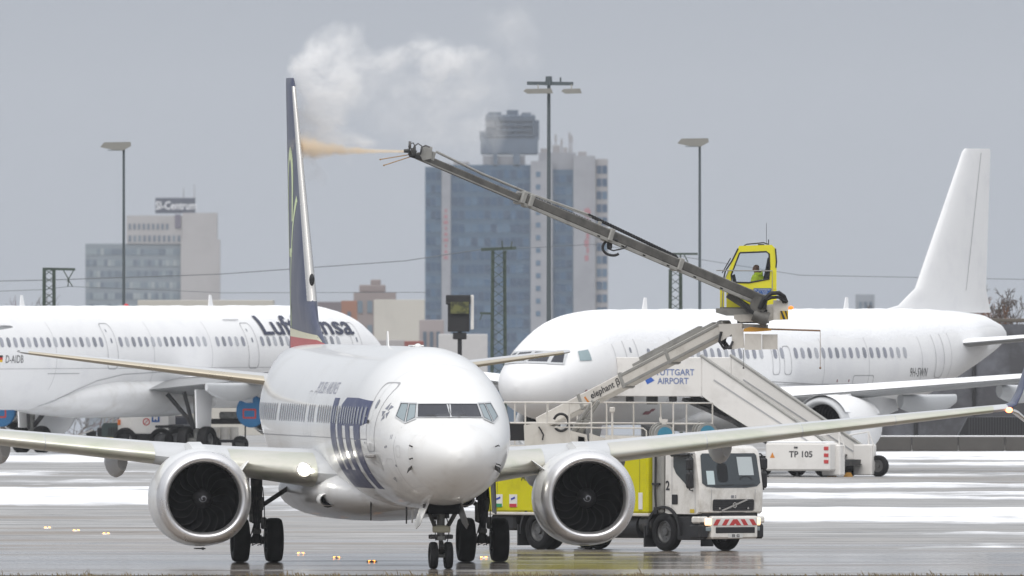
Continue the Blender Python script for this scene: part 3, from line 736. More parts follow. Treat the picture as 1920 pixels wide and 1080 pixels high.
W737 = [((6.4, 1.0, 2.22), 8.3, .13), ((5.7, 1.9, 2.28), 7.6, .125), ((4.3, 3.6, 2.46), 6.15, .12), ((3.0, 5.7, 2.70), 4.9, .115), ((.1, 11.2, 3.29), 3.25, .105), ((-2.35, 15.9, 3.77), 1.85, .10), ((-2.7, 16.6, 3.84), 1.65, .10)]
H737 = [((-12.1, .3, 4.42), 3.6, .10), ((-13.0, 1.2, 4.5), 3.2, .10), ((-16.9, 7.0, 5.22), 1.15, .095), ((-17.1, 7.15, 5.24), .9, .08)]
def canoe(b, x0, x1, y, zt, w_, h_):
    rings = []
    for k in range(11):
        q = k / 10; x = x0 + (x1 - x0) * q; f = max(.03, sin(pi * min(1, q * .82 + .14)) ** .55); 
        rings.append([Vector((x, y + w_ / 2 * f * cos(a) * (1 if sin(a) < 0 else .9), zt + (h_ * f * sin(a) if sin(a) < 0 else .12 * sin(a)))) for a in [2 * pi * j / 16 for j in range(16)]])
    b.loft(rings, cap=True); return b
for sd, nm in ((1, 'port'), (-1, 'starboard')):
    wo = wing_mesh(W737, sd).build('wing', M_grey_paint, A, 40)
    for y0, y1 in ((1.95, 3.95), (5.75, 8.35), (8.38, 10.95), (10.98, 13.5), (13.53, 16.2)):
        slat_mesh(W737, y0, y1, sd).build('slat', M_slat, wo, 40)
    for yf, x0, x1, zt in ((4.35, .6, -3.3, 2.35), (6.3, .4, -3.4, 2.62), (9.15, -.7, -4.0, 2.95)):
        canoe(B(), x0, x1, yf * sd, zt, .44, .50).build('flap_fairing', M_grey_paint, wo, 50)
    # upswept and downswept tip blades
    st = [((-2.7, 16.6, 3.84), 1.65, .10, 0, (0, 0, 1)), ((-3.0, 16.85, 3.93), 1.5, .09, 0, (0, -.5, 1)), ((-3.35, 17.05, 4.25), 1.25, .08, 0, (0, -1, .45)), ((-4.5, 17.75, 6.1), .55, .08, 0, (0, -1, .35)), ((-4.7, 17.8, 6.25), .3, .08, 0, (0, -1, .35))]
    wing_mesh(st, sd).build('winglet', M_navyfin, A, 40)
    st = [((-2.75, 16.6, 3.82), 1.6, .09, 0, (0, 0, 1)), ((-3.0, 16.9, 3.72), 1.3, .08, 0, (0, .55, 1)), ((-3.9, 17.75, 3.10), .5, .08, 0, (0, .7, 1)), ((-4.0, 17.8, 3.06), .3, .06, 0, (0, .7, 1))]
    wing_mesh(st, sd).build('winglet', M_steel, A, 40)
    nv = B(); nv.sphere((-2.72, 16.62 * sd, 3.80), (.10, .09, .07)); nv.build('navigation_light', M_rednav if sd > 0 else mat('lit green lamp', (.2, 1, .4), .3, emit=(.1, 1, .3), estr=3), A)
    ho = wing_mesh(H737, sd).build('tailplane', M_grey_paint, A, 40)
    slat_mesh(H737, 1.25, 6.95, sd, .10, .008).build('leading_edge', mat('oily bare metal', (.50, .45, .36), .3, metal=.7, var=.08), ho, 40)
    # wing root fillet lamps
    rl = B(); rl.sphere((5.52, 2.28 * sd, 2.36), (.14, .15, .13), 16, 10); rl.build('landing_light', M_lamp, A)
    rr = B(); rr.lathe([(-.02, .17), (.05, .19), (.07, .165), (-.02, .15)], (5.46, 2.28 * sd, 2.36), (1, 0, 0), 24); rr.build('lamp_bezel', M_steel, A)

# belly fairing
bf = B(); rings = []
TB = [(9.6, .05, 1.40, 1.62), (8.6, .75, 1.36, 1.95), (7.2, 1.45, 1.26, 2.3), (5.5, 1.93, 1.15, 2.5), (2.0, 2.12, 1.05, 2.6), (-1.5, 2.12, 1.05, 2.6), (-4.0, 1.8, 1.15, 2.4), (-6.0, 1.0, 1.32, 2.0), (-7.2, .1, 1.5, 1.7)]
TBs = sorted([(t_, a, b_, c) for t_, a, b_, c in TB])
for k in range(41):
    t_ = -7.2 + 16.8 * k / 40; hw, zb, zt = interp(TBs, t_)
    rings.append([Vector((t_, hw * math.copysign(abs(cos(a)) ** .8, cos(a)), (zb + zt) / 2 + (zt - zb) / 2 * sin(a))) for a in [2 * pi * j / 28 for j in range(28)]])
bf.loft(rings, cap=True); bfo = bf.build('belly_fairing', M_belly, A, 45)
for sd in (1, -1):
    ai = B(); ai.lathe([(0, .22), (-.06, .25), (-.5, .26), (-.5, .2), (-.02, .19)], (6.1, 1.72 * sd, 1.62), (1, 0, 0), 20, sq=lambda a, g_: 1 - .35 * abs(sin(g_)) ** 2); ai.build('air_inlet', M_belly, bfo)
    ai = B(); ai.cyl((5.9, 1.72 * sd, 1.62), (5.86, 1.72 * sd, 1.62), .2, .2, 16); ai.build('inlet_mouth', M_dark, bfo)
# tail fin
F737 = [((-8.6, 0, 5.30), 10.0, .012), ((-10.4, 0, 5.55), 8.1, .02), ((-12.2, 0, 6.05), 6.2, .05), ((-13.1, 0, 6.6), 5.35, .085), ((-17.55, 0, 12.15), 1.85, .09), ((-17.75, 0, 12.32), 1.6, .07)]
def fin_mesh(st):
    b = B(); b.loft([[p for p in section(le, ch, tr, 0, Vector((0, 1, 0)), [(x, 0, th) for x, c, th in AF])] for le, ch, tr in st], cap=True); return b
fin = fin_mesh(F737); finb = fin.bvh(); fno = fin.build('tail_fin', M_navyfin, A, 40)
# polished leading edge of the fin: shell
le = B(); rings = []
cut = [p for p in airfoil(24, 0) if p[0] <= .045]
for k in range(12):
    q = k / 11; z = 6.55 + (12.1 - 6.55) * q; lx = -13.06 - (z - 6.55) * (17.5 - 13.06) / (12.1 - 6.55); ch = 5.35 + (1.85 - 5.35) * q; tr = .087 + .004 * q
    rings.append([Vector((lx - ch * x + .02 * (1 - x / .045), th * ch * tr * 1.02 + math.copysign(.006, th), z)) for x, c, th in cut])
le.loft(rings, closed=False); le.build('leading_edge', M_steel, fno, 40)
nb = B(); nb.sphere((-13.28, 0, 7.1), (.10, .07, .16), 12, 8); nb.build('fin_lamp', M_black, fno)
FS = lambda u, v: (Vector((u, -3, v)), Vector((0, 1, 0)))
def dec(name, polys, bvh, ray, m, parent, off=.006, sv=.12, su=None):
    return bm_build(lay(poly_bm(polys), bvh, ray, off, sv, su), name, m, parent)
tb_ = [(-18.2, 5.3), (-9.6, 5.3), (-9.6, 5.44), (-11.5, 5.56), (-18.2, 5.64)]
dec('red_stripe', [tb_], finb, FS, M_red, fno, sv=.06, su=.4)
dec('cream_stripe', [[(-18.2, 5.64), (-11.5, 5.56), (-10.4, 5.50), (-11.4, 5.68), (-18.2, 5.86)]], finb, FS, M_cream, fno, sv=.06, su=.4)
arc = [(-17.3 + 1.25 * cos(a) , 9.1 + 1.35 * sin(a)) for a in [radians(8 + 190 * k / 26) for k in range(27)]]
dec('crane_line', line_polys([(-17.2 - .85 * cos(a), 8.75 + 1.62 * sin(a)) for a in [radians(-40 + 225 * k / 30) for k in range(31)]], .32), finb, FS, M_lime, fno, sv=.15)
dec('crane_line', line_polys([(-15.6, 9.2), (-16.2, 8.4), (-17.0, 7.2), (-17.9, 5.9)], .24), finb, FS, M_lime, fno, sv=.15)
dec('crane_line', line_polys([(-17.4, 7.8), (-16.4, 7.8), (-16.4, 8.05)], .22), finb, FS, M_lime, fno, sv=.15)
dec('rudder_seam', line_polys([(-16.9, 6.2), (-18.6, 12.0)], .03), finb, FS, M_black, fno)

# ---------------------------------------------------------------- windscreen
def mirror_ray(px, py): return cam_ray(px, py, A_IN, True)
z2 = lambda x, y: (440 + x / 3.552, 620 + y / 3.552)
PANES = [([z2(1224, 492), z2(1428, 492), z2(1434, 578), z2(1222, 578)], M_glassdk), ([z2(1166, 490), z2(1212, 491), z2(1203, 583), z2(1142, 612)], M_glasslt), ([z2(1110, 486), z2(1160, 489), z2(1134, 611), z2(1078, 572)], M_glasslt)]
fbv = fus.bvh()
def off_poly(p, k):
    cx = sum(a for a, b in p) / len(p); cy = sum(b for a, b in p) / len(p); res = []
    for a, b in p:
        d = Vector((a - cx, b - cy)); d = d * ((d.length + k) / d.length); res.append((cx + d.x, cy + d.y))
    return res
for side in (0, 1):
    ray = (lambda u, v: cam_ray(u, v, A_IN)) if side == 0 else mirror_ray
    for k, (pl, m) in enumerate(PANES):
        wn = bm_build(lay(poly_bm([pl]), fbv, ray, .018, 6, 8), 'windscreen_pane', m, A)
        dec('seal', ring_polys(off_poly(pl, .2), 1.0), fbv, ray, M_text, wn, .0245, 6, 8)
        fr = bm_build(lay(poly_bm([[a_, b_, c_, d_] for a_, b_, c_, d_ in zip(off_poly(pl, 3.0), off_poly(pl, 3.0)[1:] + off_poly(pl, 3.0)[:1], off_poly(pl, -.7)[1:] + off_poly(pl, -.7)[:1], off_poly(pl, -.7))]), fbv, ray, .022, 6, 8), 'frame', M_grey_paint, wn)
    x0 = 812 if side == 0 else 826
    wp = bm_build(lay(poly_bm(line_polys([(x0 - 12, 780), (x0 + 2, 781), (x0 + 6, 784)], 1.3)), fbv, ray, .045, 6, 6), 'wiper', M_black, A)

# ---------------------------------------------------------------- paint on the starboard side
dec('door', ring_polys(rrect(15.4, 3.73, .86, 1.72, .18, 4), .028), fbv, STB, M_line, A, .008)
dr = dec('door_handle', [rrect(15.1, 3.62, .2, .09, .03)], fbv, STB, M_text, A, .02)
dec('door_window', [rrect(15.42, 4.05, .16, .22, .07)], fbv, STB, M_window, A, .012)
ds = B(); ds.box((15.4, -1.74, 2.78), (.86, .16, .10), bev=.03); ds.build('door_sill', mat('grey sill', (.30, .29, .28), .6), A)
LOT = [[(7.9, 1.95), (9.0, 1.95), (9.0, 4.17), (7.9, 4.17)], [(9.0, 1.95), (12.2, 1.95), (12.2, 2.40), (9.0, 2.40)], [(9.45, 2.40), (10.45, 2.40), (10.45, 3.5), (9.45, 3.5)], [(11.15, 2.40), (12.2, 2.40), (12.15, 3.5), (11.15, 3.5)],
       [(9.45, 3.5), (14.1, 3.5), (14.97, 3.58), (14.97, 4.12), (13.0, 4.19), (10.5, 4.19), (9.8, 4.0)], [(12.95, 1.95), (14.1, 1.95), (14.1, 3.5), (12.95, 3.5)]]
dec('airline_emblem', LOT, fbv, STB, M_navy, A, .006, .1, .5)
bm = text_bm('POLISH AIRLINES', .52, bold=-.004)
for v in bm.verts: v.co.x = v.co.x * 1.18 + 5.35; v.co.y = v.co.y * .82 + 4.39
bm_build(lay(bm, fbv, STB, .006, .08), 'title', mat('navy grey lettering', (.30, .31, .38), .5), A)
bm = text_bm('POLISH AIRLINES', .52, bold=-.004)
for v in bm.verts: v.co.x = v.co.x * 1.18 - 5.35; v.co.y = v.co.y * .82 + 4.39
bm_build(lay(bm, fbv, PRT, .006, .08), 'title', MATS['navy grey lettering'], A)
kites = []
for k in range(5):
    a = radians(90 + 72 * k + 18); c = Vector((16.25, 3.86)); d = Vector((cos(a), sin(a))); n_ = Vector((-d.y, d.x)); q = c + d * .05
    kites.append([tuple(q - n_ * .02), tuple(c + d * .24 + n_ * -.02), tuple(c + d * .12 + n_ * .12)])
dec('star_emblem', kites, fbv, STB, M_lettering, A, .008)
bm = text_bm('11', .15, bold=.003)
for v in bm.verts: v.co.x += 17.12; v.co.y += 3.25
bm_build(lay(bm, fbv, STB, .006, .08), 'fleet_number', M_lettering, A)
for k in range(54):
    t_ = 14.55 - .508 * k
    if k in (20, 24, 37): continue
    dec('cabin_window', [rrect(t_, 3.76, .25, .45, .11, 3)], fbv, STB, M_window, A, .013, .1)
for k in range(0, 50, 1):
    t_ = 14.55 - .508 * k
    if t_ > 8: dec('cabin_window', [rrect(-t_, 3.76, .25, .45, .11, 3)], fbv, PRT, M_window, A, .013, .1)
# overwing exits, cargo and seam lines
for t_ in (2.05, 3.05): dec('overwing_exit', ring_polys(rrect(t_, 3.75, .62, 1.15, .14, 3), .02), fbv, STB, M_line, A, .007)
dec('skin_seam', line_polys([(-9, 3.18), (15.0, 3.18)], .025), fbv, STB, M_line, A, .005, None, .5)
for t_ in (17.35, 11.9, 6.4, -1.5): dec('skin_seam', line_polys([(t_, 1.9), (t_, 5.2)], .014), fbv, STB, M_line, A, .004)
def ring_line(tab, L0, x, wd, m, name, a0=0, a1=360, off=.005):
    b = B(); rr = []
    for e in (-wd / 2, wd / 2):
        st = interp(tab, x + e); pts = ring_pts((L0 - x - e, *st), 72); k0, k1 = int(72 * a0 / 360), int(72 * a1 / 360)
        c = Vector((L0 - x - e, 0, st[3])); rr.append([p + (p - c).normalized() * off + Vector((off * .6, 0, 0)) for p in (pts + pts)[k0:k1 + 1]])
    b.loft(rr, closed=False); return b.build(name, m, A, 60)
M_seam = mat('faint skin seam', (.60, .60, .59), .5)
ring_line(T737, L737, 1.42, .012, M_seam, 'radome_joint'); ring_line(T737, L737, 4.25, .012, M_seam, 'skin_seam'); ring_line(T737, L737, 6.9, .012, M_seam, 'skin_seam')
for t_, z, w_, h_ in ((16.9, 2.45, .5, .55), (14.2, 2.5, 1.0, .35), (13.2, 3.0, .3, .3), (16.6, 2.0, .4, .25), (6.8, 2.35, 1.1, .8), (17.6, 2.9, .25, .3)): dec('hatch', ring_polys(rrect(t_, z, w_, h_, .06, 3), .014), fbv, STB, M_seam, A, .006)
for t_, z in ((16.75, 3.0), (16.85, 3.02), (16.55, 2.22), (16.62, 2.18), (16.70, 2.24), (14.75, 3.1), (17.3, 2.55)): dec('stencil', [rrect(t_, z, .07, .05, .01)], fbv, STB, M_lettering, A, .007)
dec('static_plate', [[(15.95 + .17 * cos(a), 2.62 + .2 * sin(a)) for a in [2 * pi * k / 18 for k in range(18)]]], fbv, STB, mat('bare plate', (.62, .62, .60), .3, metal=.4), A, .006)
# radome seams, drain masts, probes, antennas
FR = lambda u, v: (Vector((25, u, v)), Vector((-1, 0, 0)))
for a0, a1 in (((-.25, 3.02), (-.95, 3.30)), ((.25, 3.02), (.95, 3.30)), ((-.15, 2.35), (-.95, 1.95)), ((.15, 2.35), (.95, 1.95))): dec('radome_seam', line_polys([a0, a1], .012), fbv, FR, M_seam, A, .004, .1, .1)
for y, z in ((-1.02, 3.02), (-1.02, 2.74), (1.02, 3.02), (1.06, 2.60)):
    h_, n_, i_, d_ = fbv.ray_cast(Vector((25, y, z)), Vector((-1, 0, 0))); b = B(); b.beam(h_, h_ + n_ * .10, .03, .03); b.beam(h_ + n_ * .09, h_ + n_ * .09 + Vector((.16, 0, -.02)), .025, .02); b.build('probe', M_gear, A)
for sd in (-1, 1):
    h_, n_, i_, d_ = fbv.ray_cast(Vector((25, sd * 1.02, 2.52)), Vector((-1, 0, 0))); b = B(); b.add([h_ - Vector((.12, 0, .05)), h_ + Vector((.05, 0, .05)), h_ + n_ * .16 + Vector((0, 0, -.10)), h_ + n_ * .13 + Vector((0, .02, .03))], [(0, 1, 2), (1, 3, 2), (0, 2, 3), (0, 3, 1)]); b.build('vane', M_gear, A, 0)
def blade(b, p, h_, c, up=1):
    p = Vector(p); b.prism([(-c / 2, 0), (c / 2, 0), (c * .05, h_), (-c * .35, h_)], lambda u, v, k: p + Vector((u, -.015 + .03 * k, up * v))); return b
blade(B(), (4.0, 0, 5.44), .38, .36).build('antenna', M_white, A, 0); blade(B(), (9.4, 0, 1.42), .35, .3, -1).build('antenna', M_white, A, 0); blade(B(), (12.5, -.5, 1.50), .42, .16, -1).build('drain_mast', M_gear, A, 0); blade(B(), (8.2, -.9, 1.62), .5, .12, -1).build('drain_mast', M_gear, A, 0)
b = B(); b.sphere((10.6, 0, 5.46), (.2, .09, .07)); b.box((10.2, 0, 5.47), (.9, .3, .04), bev=.02); b.build('antenna', M_white, A)

# radome shell over the nose; its greyer mottled paint stands in for reflected shade
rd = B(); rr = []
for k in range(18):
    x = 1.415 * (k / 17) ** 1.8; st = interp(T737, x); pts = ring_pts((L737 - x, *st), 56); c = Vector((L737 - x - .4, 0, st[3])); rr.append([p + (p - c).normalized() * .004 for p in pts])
rd.loft(rr, cap=True); rd.build('radome', mat('shade mottled radome paint', (.735, .73, .715), .32, coat=.4, dirt=(.56, .53, .49), dscale=1.3, dlo=.50, dhi=.85), A, 50)
# ---------------------------------------------------------------- engines
def engine(parent, x, y, z, R=1.0, cowl=M_white, lip=M_lip, blades=18, length=3.6, detail=True, name='engine'):
    e0 = Vector((x, y, z)); fl = lambda a, g_: 1 - .045 * max(0, -sin(g_)) ** 4 + .018 * max(0, -sin(g_)) ** 2 * abs(cos(g_)) * 2
    b = B(); b.lathe([(-.34, 1.185 * R), (-.7, 1.235 * R), (-1.3, 1.255 * R), (-2.0, 1.225 * R), (-2.7, 1.13 * R), (-length, .93 * R), (-length, .88 * R), (-2.9, .90 * R)], e0, (1, 0, 0), 56, sq=fl)
    eo = b.build(name, cowl, parent, 40)
    b = B(); prof = [(-.345, 1.186), (-.22, 1.165), (-.10, 1.115), (-.03, 1.06), (0, 1.0), (-.02, .955), (-.08, .915), (-.18, .893), (-.32, .885)]
    b.lathe([(a, r * R) for a, r in prof], e0, (1, 0, 0), 56, sq=lambda a, g_: fl(a, g_) if a < -.25 or True else 1); b.build('inlet_lip', lip, eo, 60)
    b = B(); b.lathe([(-.32, .886 * R), (-.55, .88 * R), (-.95, .885 * R), (-1.0, .3 * R), (-1.0, .001)], e0, (1, 0, 0), 48, sq=lambda a, g_: fl(a, g_) if a > -.4 else 1); b.build('inlet_duct', M_dark, eo, 40)
    # core nozzle and plug
    b = B(); b.lathe([(-length + .6, .62 * R), (-length - .7, .46 * R), (-length - .7, .4 * R), (-length + .4, .4 * R)], e0, (1, 0, 0), 32); b.lathe([(-length, .3 * R), (-length - 1.1, .05 * R), (-length - 1.15, .001)], e0, (1, 0, 0), 20); b.build('exhaust_nozzle', M_steel, eo)
    # fan
    bb = B(); pts = []; rs = [.26 + (.865 - .26) * k / 9 for k in range(10)]
    le_, te_ = [], []
    for k, r in enumerate(rs):
        q = k / 9; tw = radians(28 + 34 * q); ch = .30 + .06 * sin(pi * q); ph = .16 * sin(pi * q * 1.1) - .02 - .14 * q * q
        dphi = ch * sin(tw) / r / 2
        le_.append((ph + dphi, .06 + ch * cos(tw) / 2, r)); te_.append((ph - dphi, .06 - ch * cos(tw) / 2, r))
    def pt(p, d=0): return Vector((p[1] + d, -sin(p[0]) * p[2] * R, cos(p[0]) * p[2] * R))
    rings = []
    for l, t_ in zip(le_, te_): 
        l2 = (l[0] + (t_[0] - l[0]) * .12, l[1] + (t_[1] - l[1]) * .12, l[2]); rings.append([pt(l), pt(l2), pt(t_), pt(t_, -.012), pt(l2, -.014)])
    bb.loft(rings, closed=True, cap=True)
    me = bb.mesh('fan_blade', 50); me.materials.append(M_blade); me.materials.append(M_edge)
    for p in me.polygons:
        if p.index < 9 * 5 and p.index % 5 == 0: p.material_index = 1
    off = random.random()
    for k in range(blades):
        o = link('fan_blade', me, None, eo, (x - .80, y, z)); o.rotation_euler = (2 * pi * (k + off) / blades, 0, 0)
    b = B(); b.lathe([(-.34, .012 * R), (-.40, .07 * R), (-.50, .14 * R), (-.65, .215 * R), (-.85, .27 * R), (-.95, .27 * R)], e0, (1, 0, 0), 28); sb = b.bvh(); b.build('spinner', M_black, eo)
    sp = [(.03 + .062 * k / 22) for k in range(23)]; pl = []
    path = [(r * cos(radians(420 * k / 22 - 60)), r * sin(radians(420 * k / 22 - 60))) for k, r in enumerate(sp)]
    path = [(y - a * R, z + b_ * R) for a, b_ in path]
    bm_build(lay(poly_bm(line_polys(path, .026 * R)), sb, lambda u, v: (Vector((x + 2, u, v)), Vector((-1, 0, 0))), .006, None, None), 'spiral_mark', M_wallw, eo)
    return eo
for sd in (1, -1):
    eo = engine(A, 6.15, 4.83 * sd, 1.65)
    # pylon and chine
    b = B(); b.prism([(4.9, 2.88), (3.6, 3.05), (-.2, 2.75), (-.6, 2.3), (2.0, 2.1), (4.6, 2.5)], lambda u, v, k: Vector((u, 4.83 * sd - .16 + .32 * k, v))); b.build('pylon', M_white, eo, 30)
    b = B(); y0 = 4.83 * sd - sd * 1.02; b.prism([(5.3, 0), (4.2, 0), (4.25, .28), (4.6, .30)], lambda u, v, k: Vector((u, y0 - sd * v * .8 - .012 + .024 * k, 2.36 + v * .75))); b.build('chine', M_white, eo, 0)
    b = B(); b.box((4.9, 4.83 * sd, .395), (.5, .25, .03), bev=.01); b.cyl((4.7, 4.83 * sd + .1, .42), (4.7, 4.83 * sd + .1, .36), .03, .03, 8); b.build('drain', M_gear, eo)
    dec('cowl_seam', line_polys([(4.1, .45), (4.1, 2.85)], .02), BVHTree.FromPolygons([tuple(v.co) for v in eo.data.vertices], [tuple(p.vertices) for p in eo.data.polygons]), STB, M_line, eo, .004, .08)

# ---------------------------------------------------------------- landing gear
def tyre_mesh(r, wd, hub):
    pr = [(-wd / 2 * .55, hub), (-wd * .47, hub * 1.08), (-wd / 2, r * .80), (-wd * .46, r * .92), (-wd * .34, r * .985), (-wd * .2, r), (wd * .2, r), (wd * .34, r * .985), (wd * .46, r * .92), (wd / 2, r * .80), (wd * .47, hub * 1.08), (wd / 2 * .55, hub)]
    b = B(); b.lathe(pr, (0, 0, 0), (0, 1, 0), 40)
    for gx in (-.17, -.055, .055, .17):                      # tread grooves as raised ribs between
        b.lathe([(gx * wd - .012, r - .002), (gx * wd - .01, r + .005), (gx * wd + .01, r + .005), (gx * wd + .012, r - .002)], (0, 0, 0), (0, 1, 0), 40)
    return b.mesh('tyre', 40)
def hub_mesh(r, wd):
    b = B(); b.lathe([(-wd * .28, r * 1.0), (-wd * .30, r * .9), (-wd * .12, r * .8), (-wd * .10, r * .35), (-wd * .30, r * .3), (-wd * .32, .001)], (0, 0, 0), (0, 1, 0), 28); b.lathe([(wd * .28, r), (wd * .30, r * .9), (wd * .12, r * .8), (wd * .10, r * .35), (wd * .30, r * .3), (wd * .32, .001)], (0, 0, 0), (0, 1, 0), 28)
    for k in range(8):
        a = 2 * pi * k / 8
        for sg in (-1, 1): b.cyl((r * .6 * cos(a), sg * wd * .1, r * .6 * sin(a)), (r * .6 * cos(a), sg * wd * .17, r * .6 * sin(a)), r * .07, r * .07, 6)
    return b.mesh('hub', 40)
TY_N, HU_N = tyre_mesh(.33, .20, .19), hub_mesh(.19, .20)
TY_M, HU_M = tyre_mesh(.555, .42, .29), hub_mesh(.29, .42)
for me in (TY_N, TY_M): me.materials.append(M_tyre)
for me in (HU_N, HU_M): me.materials.append(M_rim)
def wheel(parent, loc, ty, hu):
    o = link('wheel', ty, None, parent, loc); link('hub', hu, None, o)
NG = 15.55
b = B(); b.cyl((NG, 0, .33), (NG, 0, .95), .055, .055, 14); b.cyl((NG, 0, .78), (NG, 0, 1.62), .095, .11, 14); b.cyl((NG, -.19, .33), (NG, .19, .33), .06, .06, 12); b.cyl((NG, 0, .80), (NG, 0, .70), .13, .13, 12)
ngo = b.build('nose_gear', M_geargrey, A)
b = B(); b.beam((NG + .02, -.28, .79), (NG + .02, .28, .79), .14, .11, bev=.02); b.cyl((NG, -.30, .79), (NG, -.22, .79), .05, .06, 8); b.cyl((NG, .22, .79), (NG, .30, .79), .06, .05, 8); b.build('steering_unit', M_gear, ngo)
b = B(); b.box((NG + .14, 0, .98), (.12, .44, .18), bev=.03); b.build('light_housing', mat('cream housing', (.42, .40, .30), .5), ngo)
b = B(); b.beam((NG + .05, -.10, .92), (NG + .5, -.42, 1.58), .08, .09, bev=.01); b.beam((NG + .05, .10, .92), (NG + .5, .42, 1.58), .08, .09, bev=.01); b.beam((NG + .5, -.5, 1.55), (NG + .5, .5, 1.55), .1, .1); b.beam((NG, -.2, 1.3), (NG - .1, .2, 1.35), .1, .2); b.build('drag_brace', M_gear, ngo)
b = B(); b.beam((NG + .10, 0, .66), (NG + .32, 0, .52), .10, .05); b.beam((NG + .32, 0, .52), (NG + .08, 0, .38), .10, .05); b.cyl((NG + .06, -.1, .45), (NG + .06, .1, .45), .035, .035, 8); b.build('torque_link', M_gear, ngo)
b = B(); b.tube([(NG + .08, .12, 1.3), (NG + .16, .20, 1.0), (NG + .10, .17, .75), (NG + .1, .10, .5)], .014, 6); b.tube([(NG + .08, -.12, 1.3), (NG + .15, -.16, 1.0), (NG + .10, -.14, .7)], .012, 6); b.build('hose', M_black, ngo)
wheel(ngo, (NG, -.185, .33), TY_N, HU_N); wheel(ngo, (NG, .185, .33), TY_N, HU_N)
b = B(); b.box((NG - .1, 0, 1.52), (1.5, .78, .34)); b.build('wheel_bay_shade', M_dark, A, 0)  # solid near-black box; its colour stands in for the open bay's shade
for sd, m in ((-1, M_white), (1, M_geargrey)):
    b = B(); b.prism([(16.5, 1.64), (15.0, 1.62), (15.1, 1.12), (15.7, .98), (16.3, 1.10)], lambda u, v, k: Vector((u, sd * (.40 + .26 * (1.62 - v) / .6 - .20 * max(0, (1.3 - v)) + .02 * k), v))); b.build('gear_door', m, A, 0)
for sd in (1, -1):
    y = 2.86 * sd
    b = B(); b.cyl((0, y, .555), (0, y, 1.05), .085, .085, 16); b.cyl((0, y, .98), (.05, y + .02 * sd, 2.55), .135, .155, 16); b.cyl((0, y - .40, .555), (0, y + .40, .555), .09, .09, 14); b.cyl((0, y, .47), (0, y, .68), .15, .12, 12); b.cyl((0, y, 1.0), (0, y, 1.1), .175, .175, 16); b.cyl((.02, y, 1.55), (.02, y, 1.64), .18, .18, 16)
    mg = b.build('main_gear', M_gear, A)
    b = B(); b.beam((.02, y - .12 * sd, 1.42), (.02, y - 1.12 * sd, 2.08), .11, .11, bev=.02); b.build('side_brace', M_gear, mg)
    b = B(); b.beam((-.12, y, 1.0), (-.42, y, .80), .12, .06); b.beam((-.42, y, .80), (-.1, y, .52), .12, .06); b.build('torque_link', M_gear, mg)
    b = B(); b.box((.10, y + .16, .98), (.16, .14, .30), bev=.03); b.box((.12, y - .15, 1.25), (.14, .12, .5), bev=.03); b.box((.14, y + .10, 1.45), (.1, .1, .3), bev=.02); b.box((.12, y - .02, .78), (.2, .22, .14), bev=.03); b.build('valve_block', M_geargrey, mg)
    b = B(); rgx = random.Random(4)
    for k in range(6):
        xo = y + rgx.uniform(-.15, .15); b.tube([(.14, xo, 1.9), (.2, xo + rgx.uniform(-.06, .06), 1.4), (.17, xo + rgx.uniform(-.08, .08), .95), (.15, xo + rgx.uniform(-.2, .2), .5), (.05, xo + rgx.uniform(-.2, .2), .42)], .013, 6)
    b.build('hose', M_black, mg)
    for dy in (-.425, .425):
        wheel(mg, (0, y + dy, .555), TY_M, HU_M); b = B(); b.cyl((0, y + dy * .42, .555), (0, y + dy * .62, .555), .21, .23, 20); b.build('brake', M_gear, mg)
    b = B(); b.prism([(.5, 2.5), (-.5, 2.5), (-.42, 1.25), (.38, 1.2)], lambda u, v, k: Vector((u, y + sd * (.23 + .04 * (2.5 - v)) + .03 * sd * k, v))); b.build('gear_door', M_grey_paint, A, 0)
# ================================================================== two parked airliners
def liner_table(plug=0.0):
    t = [(0, 3.22, 3.20, .01, 3.21), (.05, 3.45, 2.97, .28, 3.21), (.25, 3.74, 2.66, .66, 3.23), (.6, 4.0, 2.40, 1.0, 3.28), (1.1, 4.28, 2.20, 1.30, 3.36), (1.7, 4.62, 2.07, 1.53, 3.48), (2.4, 5.10, 1.97, 1.70, 3.60), (3.2, 5.47, 1.90, 1.83, 3.70), (4.5, 5.77, 1.83, 1.94, 3.80), (6.2, 5.90, 1.80, 1.975, 3.86)]
    tail = [(24.0, 5.91, 1.80, 1.975, 3.86), (27, 5.91, 2.05, 1.92, 3.95), (30, 5.90, 2.62, 1.72, 4.15), (33, 5.84, 3.38, 1.30, 4.5), (35.5, 5.68, 4.08, .82, 4.82), (37.0, 5.42, 4.55, .42, 4.98), (37.5, 5.2, 4.78, .2, 5.0)]
    return t + [(x + plug, *r) for x, *r in tail]
def snow_shell(tab, L0, x0, x1, amax, th, parent, seed=0.0, step=.35):
    b = B(); rings = []; n = 30; x = x0
    while x <= x1 + 1e-6:
        zt, zb, hw, zc = interp(tab, x); rg = []
        for k in range(n + 1):
            q = -1 + 2 * k / n; ed = amax * (1 + .14 * noise.noise((x * .5, 3 * math.copysign(1, q), seed)) + .05 * noise.noise((x * 2.3, 3 * math.copysign(1, q), seed)))
            a = q * ed; y = hw * sin(a); z = zc + (zt - zc) * cos(a); nr = Vector((0, y / hw**2, (z - zc) / max(.2, (zt - zc))**2)).normalized()
            h = th * (1 - abs(q) ** 6) + .03 * noise.noise((x * 1.1, y * 1.1, z + seed)) * (1 - abs(q) ** 4) - .012 * abs(q) ** 6
            e_ = sm(x0, x0 + .9, x) * (1 - sm(x1 - .9, x1, x)); h = h * e_ - .012 * (1 - e_)
            rg.append(Vector((L0 - x, y, z)) + nr * h)
        rings.append(rg); x += step
    b.loft(rings, closed=False); return b.build('snow_cover', M_snow, parent, 80)
